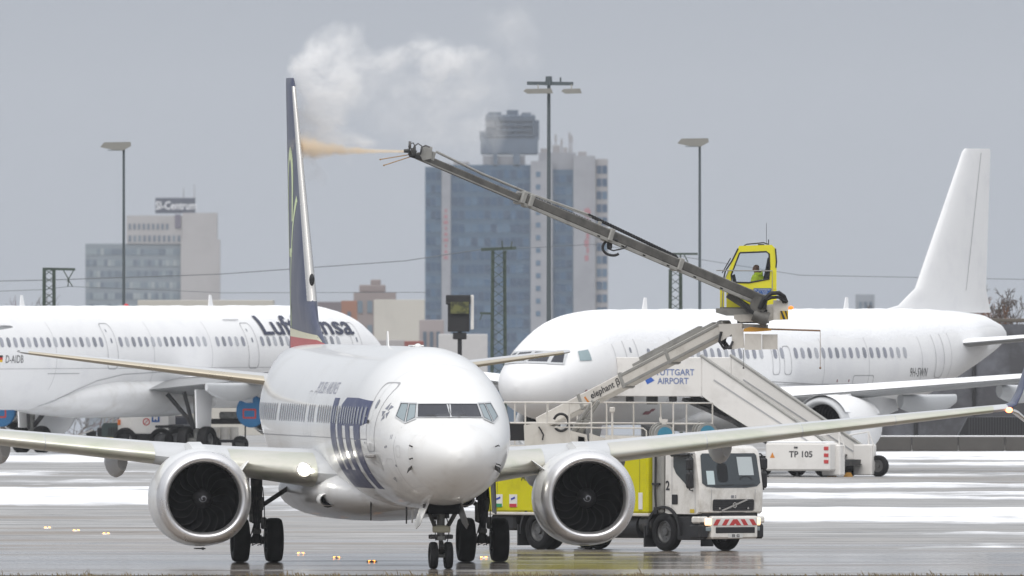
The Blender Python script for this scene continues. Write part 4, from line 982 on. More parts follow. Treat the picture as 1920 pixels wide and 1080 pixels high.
W320 = [((6.2, 1.2, 2.50), 7.0, .14), ((5.3, 2.0, 2.58), 6.2, .135), ((3.1, 6.3, 2.98), 3.85, .12), ((-2.1, 16.5, 3.90), 1.65, .11), ((-2.35, 16.95, 3.95), 1.45, .10)]
H320 = [((-13.1, .3, 4.55), 3.5, .10), ((-13.6, 1.0, 4.62), 3.1, .10), ((-16.6, 6.1, 5.12), 1.35, .09), ((-16.7, 6.25, 5.13), 1.2, .08)]
def parked_liner(root, plug, L0, snowy, side):
    """side = -1: starboard seen, +1: port seen"""
    tab = liner_table(plug); fu = fuselage(tab, L0, .5, n=48); bv = fu.bvh(); fo = fu.build('fuselage', M_white2, root, 40); tl = L0 - 17.7 - plug   # tail shift
    ray = STB if side < 0 else PRT
    U = (lambda t_: t_) if side < 0 else (lambda t_: -t_)
    for sd in (1, -1):
        wo = wing_mesh(W320, sd).build('wing', M_wingdk, root, 40)
        slat_mesh(W320, 2.05, 16.4, sd, .8 if snowy else .6, .03, True).build('snow_cover', M_snow, wo, 50) if snowy or sd == side else None
        for yf, x0, x1, zt, ln in ((6.4, .4, -3.9, 2.75, .62), (9.6, -1.2, -4.6, 3.1, .55), (12.6, -2.4, -5.2, 3.4, .45)):
            canoe(B(), x0, x1, yf * sd, zt, .46, ln).build('flap_fairing', M_grey_paint, wo, 50)
        ho = wing_mesh([((a[0] + tl, a[1], a[2]), c, t_) for a, c, t_ in H320], sd).build('tailplane', M_wingdk, root, 40)
        slat_mesh([((a[0] + tl, a[1], a[2]), c, t_) for a, c, t_ in H320], 1.1, 6.0, sd, .8, .025, True).build('snow_cover', M_snow, ho, 50)
        eo = engine(root, 5.4, 5.75 * sd, 1.72, .93, M_white2, M_grey_paint, 24, 3.2)
        b = B(); b.prism([(4.0, 2.75), (3.0, 2.98), (-.2, 2.7), (-.4, 2.3), (1.6, 1.9), (3.8, 2.3)], lambda u, v, k: Vector((u, 5.75 * sd - .15 + .3 * k, v))); b.build('pylon', M_white2, eo, 30)
        if snowy:
            b = B(); rings = []
            for k in range(12):
                a = -.1 - 2.9 * k / 11; r = 1.20 * .93 - .02 * k * .6
                rings.append([Vector((5.4 + a, 5.75 * sd + (r + .03) * sin(q), 1.72 + (r + .04) * cos(q))) for q in [radians(-62 + 124 * j / 12) for j in range(13)]])
            b.loft(rings, closed=False); b.build('snow_cover', M_snow, eo, 60)
        y = 3.8 * sd; b = B(); b.cyl((0, y, .56), (0, y, 2.4), .13, .15, 12); b.cyl((0, y - .4, .56), (0, y + .4, .56), .1, .1, 10); mg = b.build('main_gear', M_geargrey, root)
        b = B(); b.beam((0, y - .1 * sd, 1.1), (-.1, y - 1.3 * sd, 2.4), .14, .14); b.beam((-.25, y, 1.0), (-.7, y - .2 * sd, 2.5), .12, .12); b.build('side_brace', M_black, mg)
        for dy in (-.46, .46): wheel(mg, (0, y + dy, .555), TY_M, HU_M)
        b = B(); b.prism([(.75, 2.6), (-.65, 2.6), (-.55, 1.05), (.6, 1.0)], lambda u, v, k: Vector((u, y + sd * (.26 + .05 * k), v))); b.build('gear_door', M_white2, mg, 0)
    ng = L0 - 5.07
    b = B(); b.cyl((ng, 0, .38), (ng, 0, 1.9), .09, .1, 10); b.cyl((ng, -.3, .38), (ng, .3, .38), .07, .07, 8); b.beam((ng, 0, 1.1), (ng + 1.0, 0, 1.85), .1, .1); n_ = b.build('nose_gear', M_geargrey, root)
    for dy in (-.25, .25): wheel(n_, (ng, dy, .33), TY_N, HU_N)
    # belly fairing
    bfb = B(); rings = []; TF = sorted([(7.6, .05, 1.85, 1.95), (6.6, 1.0, 1.70, 2.3), (5.0, 1.85, 1.55, 2.95), (3.0, 2.15, 1.47, 3.25), (-2.5, 2.16, 1.45, 3.25), (-5.0, 1.95, 1.55, 3.0), (-7.0, 1.2, 1.75, 2.5), (-8.6, .1, 2.0, 2.1)])
    for k in range(34):
        t_ = -8.6 + 16.2 * k / 33; hw, zb, zt = interp(TF, t_); rings.append([Vector((t_, hw * math.copysign(abs(cos(a)) ** .8, cos(a)), (zb + zt) / 2 + (zt - zb) / 2 * sin(a))) for a in [2 * pi * j / 26 for j in range(26)]])
    bfb.loft(rings, cap=True); bfo2 = bfb.build('belly_fairing', M_belly, root, 45)
    cmb = B(); cmb.add(fu.v, fu.f); cmb.add(bfb.v, bfb.f); cb2 = cmb.bvh()
    dec('fairing_seam', line_polys([(U(t_), z_) for t_, z_ in ((-7.6, 1.95), (-6.9, 2.2), (-5.9, 2.6), (-4.6, 2.95), (-2.6, 3.2), (2.0, 3.34))], .03), cb2, ray, M_line, bfo2, .012, .1, .3)
    # fin
    fs = [((-9.6 + tl, 0, 5.80), 9.3, .012), ((-11.6 + tl, 0, 6.08), 7.2, .03), ((-12.95 + tl, 0, 6.7), 5.6, .08), ((-16.65 + tl, 0, 11.72), 2.25, .09), ((-16.85 + tl, 0, 11.85), 2.0, .08)]
    fb = fin_mesh(fs); fbh = fb.bvh(); f2 = fb.build('tail_fin', M_white2, root, 40)
    fr = (lambda u, v: (Vector((u, -3, v)), Vector((0, 1, 0)))) if side < 0 else (lambda u, v: (Vector((-u, 3, v)), Vector((0, -1, 0))))
    dec('rudder_seam', line_polys([(U(-16.6 + tl), 6.35), (U(-18.0 + tl), 11.7)], .05), fbh, fr, M_line, f2, .005)
    blade(B(), (8.0, 0, 5.88), .5, .4).build('antenna', M_white2, root, 0); blade(B(), (-7.5, 0, 5.88), .5, .4).build('antenna', M_white2, root, 0)
    b = B(); b.sphere((1.0, 0, 5.93), (.14, .1, .1)); b.build('beacon', mat('red beacon', (.5, .02, .03), .3), root)
    return tab, bv, fo, ray, U

# ---- snow covered airliner on the right, nose towards the camera
FX, FY = -.479, -.878
N = empty('snowy_airliner', (8.6, 955.3, 0), atan2(FY, FX), 'unmarked white airliner under fresh snow, nose partly towards the camera, behind the passenger stairs', 'airliner')
tab, bv, fo, ray, U = parked_liner(N, 0.0, 17.7, True, 1)
snow_shell(tab, 17.7, 2.75, 36.6, radians(62), .05, fo, 2.0)
GAP = [(10.7, 11.9)]
for k in range(38):
    t_ = 11.2 - .533 * k
    if k in (17, 20): continue
    dec('cabin_window', [rrect(U(t_), 4.36, .27, .40, .12, 3)], bv, ray, random.choice(M_winlt), N, .012, .1)
dec('door', ring_polys(rrect(U(12.45), 4.25, .86, 1.85, .2, 4), .03), bv, ray, M_line, N, .008); dec('door', ring_polys(rrect(U(-11.5), 4.30, .8, 1.75, .2, 4), .03), bv, ray, M_line, N, .008)
dec('door_window', [rrect(U(12.5), 4.5, .14, .2, .06)], bv, ray, M_window, N, .01)
for t_ in (1.6, .7): dec('overwing_exit', ring_polys(rrect(U(t_), 4.1, .56, 1.05, .14, 3), .03), bv, ray, M_line, N, .008)
bm = text_bm('9H-SWN', .46, bold=.0, sx=1.0, space=1.08)
for v in bm.verts: v.co.x = v.co.x * .82 + U(-9.65); v.co.y = v.co.y + 3.62
bm_build(lay(bm, bv, ray, .008, .08), 'registration', M_text, N)
fr5 = lambda s_: (lambda u, v: (Vector((25, s_ * u, v)), Vector((-1, 0, 0))))
for s_ in (1, -1):
    for pl in ([(.05, 4.06), (.74, 4.04), (.66, 4.44), (.05, 4.47)], [(.80, 4.04), (1.17, 4.02), (1.06, 4.40), (.74, 4.43)]):
        p_ = dec('windscreen_pane', [pl], bv, fr5(s_), M_glassdk, N, .025, .1, .1); dec('frame', ring_polys(off_poly(pl, .05), .06), bv, fr5(s_), M_grey_paint, p_, .03, .1, .1)
    sr = PRT if s_ > 0 else STB; q = -1 if s_ > 0 else 1
    dec('windscreen_pane', [[(q * 15.62, 4.12), (q * 15.05, 4.14), (q * 15.0, 4.52), (q * 15.45, 4.46)]], bv, sr, mat('frosty side glass', (.25, .33, .35), .2, spec=.8), N, .025, .1, .1)
for u, v, w_, h_ in ((15.2, 2.95, .55, .10), (15.35, 2.95, .12, .3), (9.9, 2.35, .3, .1), (10.1, 2.25, .5, .12)):
    dec('sensor_cover', [rrect(U(u), v, w_, h_, .03)], bv, ray, M_redmark, N, .015)
for t_ in (5.6, 7.0, -2.6, -3.5): dec('stencil', [rrect(U(t_), 5.02, .10, .06, .02), rrect(U(t_ - .6), 3.35, .08, .10, .02)], bv, ray, M_redmark, N, .008)

for t_ in (13.6, 9.3, 4.0, -2.1, -5.6, -9.9, -12.6): dec('skin_seam', line_polys([(U(t_), 2.6), (U(t_), 5.3)], .022), bv, ray, M_line, N, .005)
dec('skin_seam', line_polys([(U(13.4), 3.2), (U(-12.5), 3.25)], .02), bv, ray, M_line, N, .005, None, .5)
dec('cargo_door', ring_polys(rrect(U(-5.2), 3.0, 1.6, 1.1, .1, 3), .03), bv, ray, M_line, N, .007)

# ---- airliner on the left, tail towards the camera
FX, FY = .475, .88
Lh = empty('titled_airliner', ((214 - 960) * 1058 / FPX, 1058, 0), atan2(FY, FX), 'white airliner with dark title beside its nose and blue engine covers, seen from behind', 'airliner')
tab, bv, fo, ray, U = parked_liner(Lh, 6.94, 22.0, False, -1)
snow_shell(tab, 22.0, 2.0, 42.0, radians(40), .035, fo, 7.0)
for k in range(66):
    t_ = 15.3 - .533 * k
    if abs(t_ - 8.05) < .55 or abs(t_ + 3.6) < .55 or k in (20,): continue
    dec('cabin_window', [rrect(t_, 4.50, .28, .40, .12, 3)], bv, ray, random.choice(M_winlt), Lh, .012, .1)
for t_ in (16.9, 8.05, -3.6, -16.0):
    dec('door', ring_polys(rrect(t_, 4.33, .86, 1.85, .2, 4), .035), bv, ray, M_line, Lh, .008); dec('door_window', [rrect(t_ + .05, 4.55, .12, .2, .05)], bv, ray, M_lettering, Lh, .01); dec('door_handle', [rrect(t_ - .1, 4.95, .08, .12, .03)], bv, ray, M_lettering, Lh, .01)
bm = text_bm('Lufthansa', 1.28, bold=.022)
w0 = max(v.co.x for v in bm.verts) - min(v.co.x for v in bm.verts)
for v in bm.verts: v.co.x = v.co.x * (7.7 / w0) + 13.0; v.co.y = v.co.y * .82 + 5.08
bm_build(lay(bm, bv, ray, .045, .05), 'title', mat('dark navy lettering', (.03, .035, .07), .5), Lh)
bm = text_bm('D-AIDB', .44, bold=.0, space=1.05)
for v in bm.verts: v.co.x = v.co.x * .92 - 11.55; v.co.y += 3.82
bm_build(lay(bm, bv, ray, .008, .08), 'registration', M_text, Lh)
for k, c in enumerate([(.02, .02, .02), (.6, .02, .02), (.75, .50, .02)]):
    dec('flag_stripe', [[(-12.95, 3.90 - .09 * k), (-12.45, 3.90 - .09 * k), (-12.45, 3.99 - .09 * k), (-12.95, 3.99 - .09 * k)]], bv, ray, mat('flag colour %d' % k, c, .5), Lh, .008)
dec('flag', [[(-13.6, 3.72), (-13.15, 3.72), (-13.15, 3.99), (-13.6, 3.99)]], bv, ray, mat('flag blue', (.02, .05, .35), .5), Lh, .008)
dec('skin_seam', line_polys([(6.5, 5.35), (7.8, 5.35)], .03), bv, ray, M_line, Lh, .04)
dec('skin_seam', line_polys([(-8.8, 3.25), (-6.2, 3.25)], .03), bv, ray, M_line, Lh, .008)
for sd in (1, -1):
    c = Vector((1.0, 5.75 * sd, 1.72))
    b = B(); b.lathe([(0, .66), (-.10, .645), (-.16, .5), (-.18, .001)], c, (1, 0, 0), 32); cb = b.bvh(); co = b.build('exhaust_cover', M_bluecov, Lh)
    bm_build(lay(poly_bm(ring_polys(rrect(c.y, 1.62, .62, .40, .05), .07)), cb, lambda u, v: (Vector((-3, u, v)), Vector((1, 0, 0))), .012, .1, .1), 'red_strap', M_red, co)
    cw = BVHTree.FromPolygons([tuple(v.co) for v in [o for o in Lh.children if o.name.startswith('engine')][0 if sd > 0 else 1].data.vertices], [tuple(p.vertices) for p in [o for o in Lh.children if o.name.startswith('engine')][0 if sd > 0 else 1].data.polygons])
    for u, v, w_, h_, m in ((3.5, 1.7, .2, .5, M_red), (4.0, 1.62, .3, .34, M_bluecov), (4.3, 2.1, .5, .07, M_red)):
        dec('cowl_marking', [rrect(u, v, w_, h_, .02)], cw, STB, m, Lh, .01, .08)
for t_ in (13.6, 4.6, -.2, -8.2, -14.0): dec('skin_seam', line_polys([(t_, 2.6), (t_, 5.3)], .022), bv, ray, M_line, Lh, .005)
dec('skin_seam', line_polys([(-16, 3.45), (18, 3.45)], .02), bv, ray, M_line, Lh, .005, None, .5)
# ================================================================== de-icing truck
TH = radians(40)
TR = empty('deicing_truck', (4.83, 690.2, 0), TH - pi / 2, 'de-icing truck with white cab, yellow tank and a long raised spray boom', 'truck')
TI = MX(TR)
Q = lambda px, py, D: TI @ P(px, py, D)
def pxprism(poly, D0, D1):
    b = B(); b.prism(poly, lambda u, v, k: P(u, v, D0 if k == 0 else D1)); 
    b.v = [TI @ p for p in b.v]; return b
HW = 1.09
prof = [(.0, .97), (1.30, .97), (1.40, 1.03), (1.43, 1.6), (1.42, 1.68), (1.27, 2.56), (1.20, 2.68), (1.05, 2.76), (.12, 2.78), (.02, 2.72)]
b = B(); rings = []
for y, k in ((-HW, .965), (-HW + .05, .99), (-HW + .14, 1.0), (0, 1.008), (HW - .14, 1.0), (HW - .05, .99), (HW, .965)):
    rings.append([Vector((.65 + (x - .65) * k, y, 1.7 + (z - 1.7) * (k if z > 1.7 else 1))) for x, z in prof])
b.loft(rings, cap=True); cabb = b.bvh(); cab = b.build('cab', M_cab, TR, 30)
FRT = lambda u, v: (Vector((4, u, v)), Vector((-1, 0, 0)))
RGT = lambda u, v: (Vector((u, -4, v)), Vector((0, 1, 0)))
TL = lambda name, polys, ray, m, par, off=.008: bm_build(lay(poly_bm(polys), cabb, ray, off, .1, .1), name, m, par)
M_wscreen = mat('truck windscreen', (.035, .045, .05), .06, spec=.9)
ws = TL('windscreen', [[(-1.0, 1.78), (-.86, 1.69), (-.5, 1.655), (.5, 1.655), (.86, 1.69), (1.0, 1.78), (.96, 2.50), (.9, 2.555), (-.9, 2.555), (-.96, 2.50)]], FRT, M_wscreen, cab, .012)
TL('wiper', line_polys([(-.6, 1.70), (.1, 1.73)], .022) , FRT, M_black, ws, .03); TL('wiper', line_polys([(.15, 1.70), (.8, 1.73)], .022), FRT, M_black, ws, .03)
TL('permit_card', [rrect(-.70, 1.92, .26, .36, .01)], FRT, mat('pale card', (.55, .65, .66), .6), ws, .016)
TL('rear_window_patch', [[(.28, 1.98), (.80, 1.98), (.78, 2.46), (.26, 2.46)]], FRT, mat('painted window brightness', (.50, .55, .56), .3), ws, .016)  # flat pale patch on the windscreen; the rear window's brightness is painted in
TL('steering_wheel', line_polys([(.50 + .2 * cos(a), 1.86 + .09 * sin(a)) for a in [pi * k / 12 for k in range(13)]], .03), FRT, M_black, ws, .02)
TL('seat', [rrect(-.28, 2.05, .36, .5, .12)], FRT, mat('dim seat', (.012, .014, .016), .7), ws, .015)
TL('side_window', [[(.36, 2.46), (.40, 2.5), (1.08, 2.5), (1.17, 2.42), (1.19, 1.66), (.95, 1.65), (.82, 1.78), (.48, 2.02), (.36, 2.2)]], RGT, M_wscreen, cab, .01)
TL('door_seam', line_polys([(.30, 1.1), (.30, 2.56), (1.22, 2.56), (1.24, 1.0)], .016), RGT, M_line, cab, .006)
TL('door_handle', [rrect(.42, 1.35, .24, .26, .03)], RGT, M_black, cab, .012)
TL('reflector', [rrect(1.12, 1.05, .18, .1, .02)], RGT, mat('amber sticker', (.6, .45, .05), .5), cab, .01)
bm = text_bm('2', .34, bold=.008)
for v in bm.verts: v.co.x += .13; v.co.y += 1.70
bm_build(lay(bm, cabb, RGT, .01, .1), 'number', M_text, cab)
gr_ = TL('grille', [rrect(.06, 1.205, 1.42, .30, .05)], FRT, M_black, cab, .012)
for k in range(5): TL('grille_bar', [rrect(.06, 1.09 + .057 * k, 1.34, .012, .004)], FRT, mat('dark grille bar', (.05, .05, .055), .4), gr_, .024)
TL('badge_bar', line_polys([(-.34, 1.06), (.52, 1.35)], .045), FRT, M_steel, gr_, .03)
TL('badge', ring_polys([(.09 + .075 * cos(a), 1.205 + .075 * sin(a)) for a in [2 * pi * k / 20 for k in range(20)]], .02), FRT, M_steel, gr_, .034)
bm = text_bm('VOLVO', .028)
for v in bm.verts: v.co.x += .09; v.co.y += 1.205
bm_build(lay(bm, cabb, FRT, .038, None), 'badge_lettering', M_text, gr_)
for y in (-.42, .56): TL('grille_bolt', [[(y + .03 * cos(a), 1.12 + .03 * sin(a)) for a in [2 * pi * k / 10 for k in range(10)]]], FRT, M_steel, gr_, .03)
bm = text_bm('EB 2', .10, bold=.003)
for v in bm.verts: v.co.x += .06; v.co.y += 1.42
bm_build(lay(bm, cabb, FRT, .01, None), 'fleet_code', M_lettering, cab)
TL('panel_seam', line_polys([(-.70, 1.0), (-.70, 1.62)], .014) + line_polys([(.80, 1.0), (.80, 1.62)], .014), FRT, M_line, cab, .008)
# bumper
bp = B(); bp.box((1.33, .06, .62), (.34, 1.60, .60), bev=.05); bo = bp.build('bumper', M_cab, TR)
for s_ in (-1, 1):
    b = B(); b.box((1.22, s_ * .95, .52), (.46, .34, .40), bev=.06); b.build('bumper_corner', M_black, bo); b = B(); b.box((1.28, s_ * .97, .82), (.32, .36, .18), bev=.04); b.build('bumper_wing', M_cab, bo)
    b = B(); b.box((1.44, s_ * .84 + .02, .77), (.06, .24, .20), bev=.03); b.build('headlight', mat('lit headlight', (1, .9, .8), .2, emit=(1, .62, .30), estr=1.0), TR)
    b = B(); b.box((1.44, s_ * .84 + .02, .58), (.05, .20, .12), bev=.03); b.build('fog_light', M_glasslt, TR)
mb = B(); mb.box((1.505, .06, .755), (.012, 1.44, .17), bev=.003); mbo = mb.build('marker_board', M_stairs, TR)
for k, (y0, sl) in enumerate([(-.58, 1), (-.28, 1), (.36, -1), (.66, -1)]):
    b = B(); b.add([(1.513, y0 - .075 + sl * -.06, .675), (1.513, y0 + .075 + sl * -.06, .675), (1.513, y0 + .075 + sl * .06, .835), (1.513, y0 - .075 + sl * .06, .835)], [(0, 1, 2, 3)]); b.build('red_stripe', M_red, mbo, 0)
b = B(); b.add([(1.513, -.16, .675), (1.513, .0, .675), (1.513, .05, .72), (1.513, .10, .675), (1.513, .26, .675), (1.513, .12, .835), (1.513, -.02, .835)], [(0, 1, 2, 6), (2, 3, 4, 5), (2, 5, 6)]); b.build('red_stripe', M_red, mbo, 0)
b = B(); b.box((1.49, .06, .55), (.05, 1.36, .17), bev=.02); b.build('lower_grille', M_black, bo)
b = B(); b.box((1.505, .06, .40), (.02, .50, .11), bev=.004); pl_ = b.build('number_plate', mat('plate white', (.6, .6, .58), .5), TR)
bm = text_bm('EB  02', .10, bold=.003)
for v in bm.verts: v.co = Vector((1.519, .06 + v.co.x, .40 + v.co.y))
bm_build(bm, 'plate_lettering', M_text, pl_, False)
b = B(); b.box((1.0, .0, .95), (.7, 1.9, .1)); b.box((1.35, .1, .93), (.1, .8, .12)); b.build('cab_underside', M_black, TR, 0)
# mirrors
for s_ in (-1, 1):
    b = B(); yy_ = s_ * (HW + .18); b.box((1.22, yy_, 2.28), (.14, .22, .30), bev=.04); b.box((1.22, yy_, 1.86), (.14, .22, .44), bev=.05); b.tube([(1.1, s_ * (HW - .02), 2.52), (1.2, s_ * (HW + .1), 2.54), (1.22, yy_, 2.44), (1.22, yy_, 1.6), (1.12, s_ * (HW - .02), 1.58)], .022, 6); b.build('mirror', M_black, TR)
b = B(); b.box((.75, -HW - .10, 2.52), (.7, .18, .10), bev=.04); b.build('sun_visor', M_black, TR)
# wheels, arches, chassis
TY_T, HU_T = tyre_mesh(.50, .30, .29), hub_mesh(.29, .30); TY_T.materials.append(M_tyre); HU_T.materials.append(M_rim)
WBASE = 5.15
for x in (0, -WBASE):
    for s_ in (-1, 1):
        wheel(TR, (x, s_ * 1.0, .5), TY_T, HU_T)
        if x: wheel(TR, (x, s_ * .66, .5), TY_T, HU_T)
        b = B(); arc_ = [(.62 * cos(a), .62 * sin(a)) for a in [radians(-8 + 196 * k / 16) for k in range(17)]]; arc2 = [(.70 * cos(a), .70 * sin(a)) for a in [radians(-8 + 196 * k / 16) for k in range(17)]][::-1]
        rg = [[Vector((x + u, s_ * (.80 + .36 * k), .5 + v)) for u, v in arc_] for k in (0, 1)] + [[Vector((x + u * 1.1, s_ * (.80 + .36 * k), .5 + v * 1.1)) for u, v in arc_] for k in (1, 0)]
        b.loft(rg + [rg[0]], closed=False); b.build('mudguard', M_black, TR, 60)
        b = B(); b.box((x - .02, s_ * .60, .78), (1.25, .3, .66), bev=.03); b.build('wheel_arch', M_black, TR, 0)
        b = B(); b.box((x - .72, s_ * .98, .38), (.05, .42, .56), bev=.01); b.build('mud_flap', M_black, TR, 0)
for s_ in (-1, 1):
    b = B(); b.beam((1.1, s_ * .42, .85), (-7.3, s_ * .42, .85), .1, .26); b.build('chassis_rail', M_black, TR, 0)
b = B(); b.cyl((-1.1, -.85, .62), (-2.4, -.85, .62), .30, .30, 20); b.build('fuel_tank', M_black, TR)
for x, dx, z in ((-3.2, 1.0, .62), (-6.6, 1.0, .70)): b = B(); b.box((x, -.85, z), (dx, .5, .42), bev=.06); b.build('tool_box', M_black, TR)
b = B(); b.box((.95, -1.0, .60), (.95, .16, .62), bev=.03); b.build('cab_step', M_black, TR)
b = B(); b.cyl((-.5, -.9, .7), (-1.0, -.9, .7), .24, .24, 16); b.build('air_tank', M_gear, TR)
b = B(); b.beam((0, -1.0, .5), (0, 1.0, .5), .14, .14); b.build('axle', M_gear, TR); b = B(); b.beam((-WBASE, -1.0, .5), (-WBASE, 1.0, .5), .2, .2); b.build('axle', M_gear, TR)
# tank body
body = B(); body.box((-4.0, 0, 1.80), (6.8, 2.36, 1.64), bev=.05); bd = body.build('tank_body', M_yellow, TR)
b = B(); b.box((-4.0, 0, .94), (6.9, 2.40, .08), bev=.02); b.build('side_skirt', M_beige, TR)
for k in range(5):
    b = B(); b.box((-.9 - 1.45 * k, -1.185, 1.80), (.02, .012, 1.5)); b.build('panel_seam', mat('dark yellow seam', (.35, .33, .02), .6), bd, 0)
for x, c in ((-6.65, (.02, .25, .10)), (-6.05, (.5, .03, .05))):
    b = B(); b.box((x, -1.186, 1.28), (.32, .012, .32), bev=.003); st_ = b.build('sticker', M_stairs, bd); b = B(); b.box((x, -1.195, 1.15), (.29, .006, .09)); b.build('sticker_bar', mat('sticker %.2f' % c[0], c, .5), st_, 0)
    b = B(); b.beam((x - .08, -1.196, 1.31), (x + .08, -1.196, 1.36), .006, .05, (0, 0, 1)); b.build('sticker_mark', mat('flag blue', (.02, .05, .35), .5), st_, 0)
bm = text_bm('STUTTGART\nAIRPORT', .26, bold=.004)
for v in bm.verts: v.co = Vector((-5.2 + v.co.x, -1.188, 2.02 + v.co.y))
bm_build(bm, 'lettering', M_text, bd, False)
b = B(); b.add([(-6.35, -1.188, 2.02), (-6.1, -1.188, 2.24), (-6.15, -1.188, 2.05), (-6.05, -1.188, 1.86)], [(0, 1, 2, 3)]); b.build('emblem', M_text, bd, 0)
b = B(); b.box((-.86, -1.19, 1.30), (.16, .02, .44), bev=.004); b.build('fill_gauge', M_stairs, bd)
b = B(); b.box((-.30, 0, 1.85), (.46, 2.2, 1.75), bev=.05); col_ = b.build('pump_column', M_boomlt, TR)
b = B(); b.tube([(-.32, -1.13, 2.6), (-.30, -1.15, 2.0), (-.33, -1.14, 1.5), (-.26, -1.16, 1.05)], .028, 6); b.box((-.3, -1.13, 1.75), (.3, .05, .06)); b.box((-.3, -1.14, 1.05), (.12, .08, .2), bev=.02); b.build('pipe', M_black, col_)
# deck, pedestal housing, rails
b = B(); b.box((-4.05, 0, 2.70), (6.9, 2.44, .09), bev=.02); dk = b.build('deck', M_beige, TR)
pxprism([(982, 797), (1012, 793), (1100, 815), (1104, 842), (984, 842)], 693.0, 694.9).build('pedestal', M_beige, TR, 20)
pxprism([(1105, 812), (1135, 822), (1135, 842), (1105, 842)], 693.0, 694.4).build('pump_housing', M_beige, TR, 20); pxprism([(1135, 816), (1215, 819), (1215, 843), (1135, 843)], 692.4, 693.6).build('pump_housing', M_beige, TR, 20)
pxprism([(1084, 818), (1096, 820), (1096, 838), (1084, 836)], 692.96, 693.02).build('hatch', M_dark, TR, 0)
pxprism([(948, 792), (984, 792), (984, 826), (948, 826)], 694.2, 695.4).build('engine_box', M_black, TR, 0)
def rail(pts, posts, name='guard_rail'):
    b = B(); zd = 2.74
    for zz in (1.12, .58): b.tube([Vector((x, y, zd + zz)) for x, y in pts], .022, 6)
    for x, y in posts: b.cyl((x, y, zd), (x, y, zd + 1.12), .022, .022, 6)
    b.build(name, M_beige, TR)
rail([(-7.4, -1.15), (-2.9, -1.15)], [(-7.4, -1.15), (-6.5, -1.15), (-5.6, -1.15), (-4.7, -1.15), (-3.8, -1.15), (-2.9, -1.15)])
rail([(-7.4, 1.15), (-.7, 1.15)], [(-7.4, 1.15), (-6.2, 1.15), (-5.0, 1.15), (-3.9, 1.15), (-2.8, 1.15), (-1.75, 1.15), (-.7, 1.15)])
rail([(-.7, 1.15), (-.7, -.2)], [(-.7, -.2)]); rail([(-7.4, -1.15), (-7.4, 1.15)], [(-7.4, 0)])
b = B(); b.tube([Q(1040, 801, 692.6), Q(1206, 803, 692.6), Q(1212, 808, 692.6), Q(1212, 843, 692.6)], .02, 6); b.build('guard_rail', M_beige, TR)
for px, py in ((1247, 815), (1327, 812)):
    c0, c1 = Q(px, py, 691.2), Q(px - 12, py - 3, 691.9); d = (c1 - c0).normalized(); b = B()
    for k in range(4): b.cyl(c0 + d * (.02 + .16 * k), c0 + d * (.10 + .16 * k), .27 - .02 * (k % 2), .27 - .02 * (k % 2), 24)
    b.cyl(c0 + d * .6, c0 + d * .65, .28, .28, 24); hr = b.build('hose_reel', M_boomlt, TR); b = B(); b.cyl(c0 - d * .02, c0 + d * .03, .20, .20, 24); b.build('reel_disc', mat('teal blue disc', (.05, .22, .33), .5), hr)
    pxprism([(px - 30, py + 2), (px + 14, py + 2), (px + 16, py + 30), (px - 30, py + 30)], 691.1, 692.2).build('reel_stand', M_beige, TR, 20)
pxprism([(1236, 783), (1241, 783), (1241, 786), (1252, 786), (1252, 790), (1249, 793), (1249, 802), (1241, 802), (1241, 793), (1236, 790)], 691.3, 691.5).build('lever_bracket', M_beige, TR, 0)
b = B(); b.cyl(Q(1148, 838, 692.2), Q(1148, 772, 692.2), .03, .03, 8); b.box(Q(1148, 768, 692.2), (.12, .12, .14), bev=.02); b.build('work_lamp', M_beige, TR)

# lower boom
def boom(a, b_, w_, h_, m, name, par=None, bev=.03):
    b = B(); b.beam(a, b_, w_, h_, bev=bev); return b.build(name, m, par or TR)
LA, LB = Q(1015, 796, 694.4), Q(1366, 613, 690.9)
lb = boom(LA, LB, .42, .38, M_beige, 'lower_boom')
ax = (LB - LA).normalized(); sidev = Vector((0, 0, 1)).cross(ax).normalized(); upv = ax.cross(sidev)
near = sidev if (Matrix.Rotation(TR.rotation_euler.z, 3, 'Z') @ sidev).y < 0 else -sidev
Lq = (LB - LA).length
def on_lower(s_, v, o=.214): return LA + ax * (s_ * Lq) + upv * v + near * o
b = B(); b.beam(on_lower(.52, .24, 0), on_lower(.95, .24, 0), .30, .08, upv, .01); b.beam(on_lower(.56, .32, .05), on_lower(.88, .32, .05), .18, .09, upv, .01); b.build('top_rail', M_boomlt, lb)
b = B(); b.beam(on_lower(.46, .13), on_lower(.995, .13), .03, .08, upv, .008); b.beam(on_lower(.46, -.15), on_lower(.995, -.15), .03, .08, upv, .008); b.build('side_rib', M_boomlt, lb)
for s_ in (.235, .455, .70, .985):
    b = B(); b.beam(on_lower(s_ - .008, 0, 0), on_lower(s_ + .008, 0, 0), .46, .43, upv, .01); b.build('collar', M_boomlt, lb)
dirx = 1 if (Matrix.Rotation(TR.rotation_euler.z, 3, 'Z') @ ax).x > 0 else -1
bm = text_bm('elephant β', .25, bold=.003, sx=.95)
for v in bm.verts: v.co = on_lower(.368 + v.co.x / Lq, .0 + v.co.y, .222)
bm_build(bm, 'lettering', M_text, lb, False)
b = B(); b.beam(on_lower(.262, .06, .224), on_lower(.272, -.12, .224), .006, .05, upv); b.build('orange_mark', mat('orange mark', (.6, .22, .03), .5), lb)
for dx in (0, 11):
    b = B(); b.cyl(Q(1066 + dx, 828, 693.4), Q(1090 + dx, 785, 693.0), .085, .085, 14); b.cyl(Q(1090 + dx, 785, 693.0), Q(1112 + dx, 752, 692.8), .05, .05, 12); b.build('hydraulic_ram', M_boomlt, TR)
b = B(); b.tube([Q(1052 + 14 * cos(a), 792 + 16 * sin(a), 693.0) for a in [radians(200 + 300 * k / 20) for k in range(21)]], .035, 8); b.build('hose', M_black, TR)
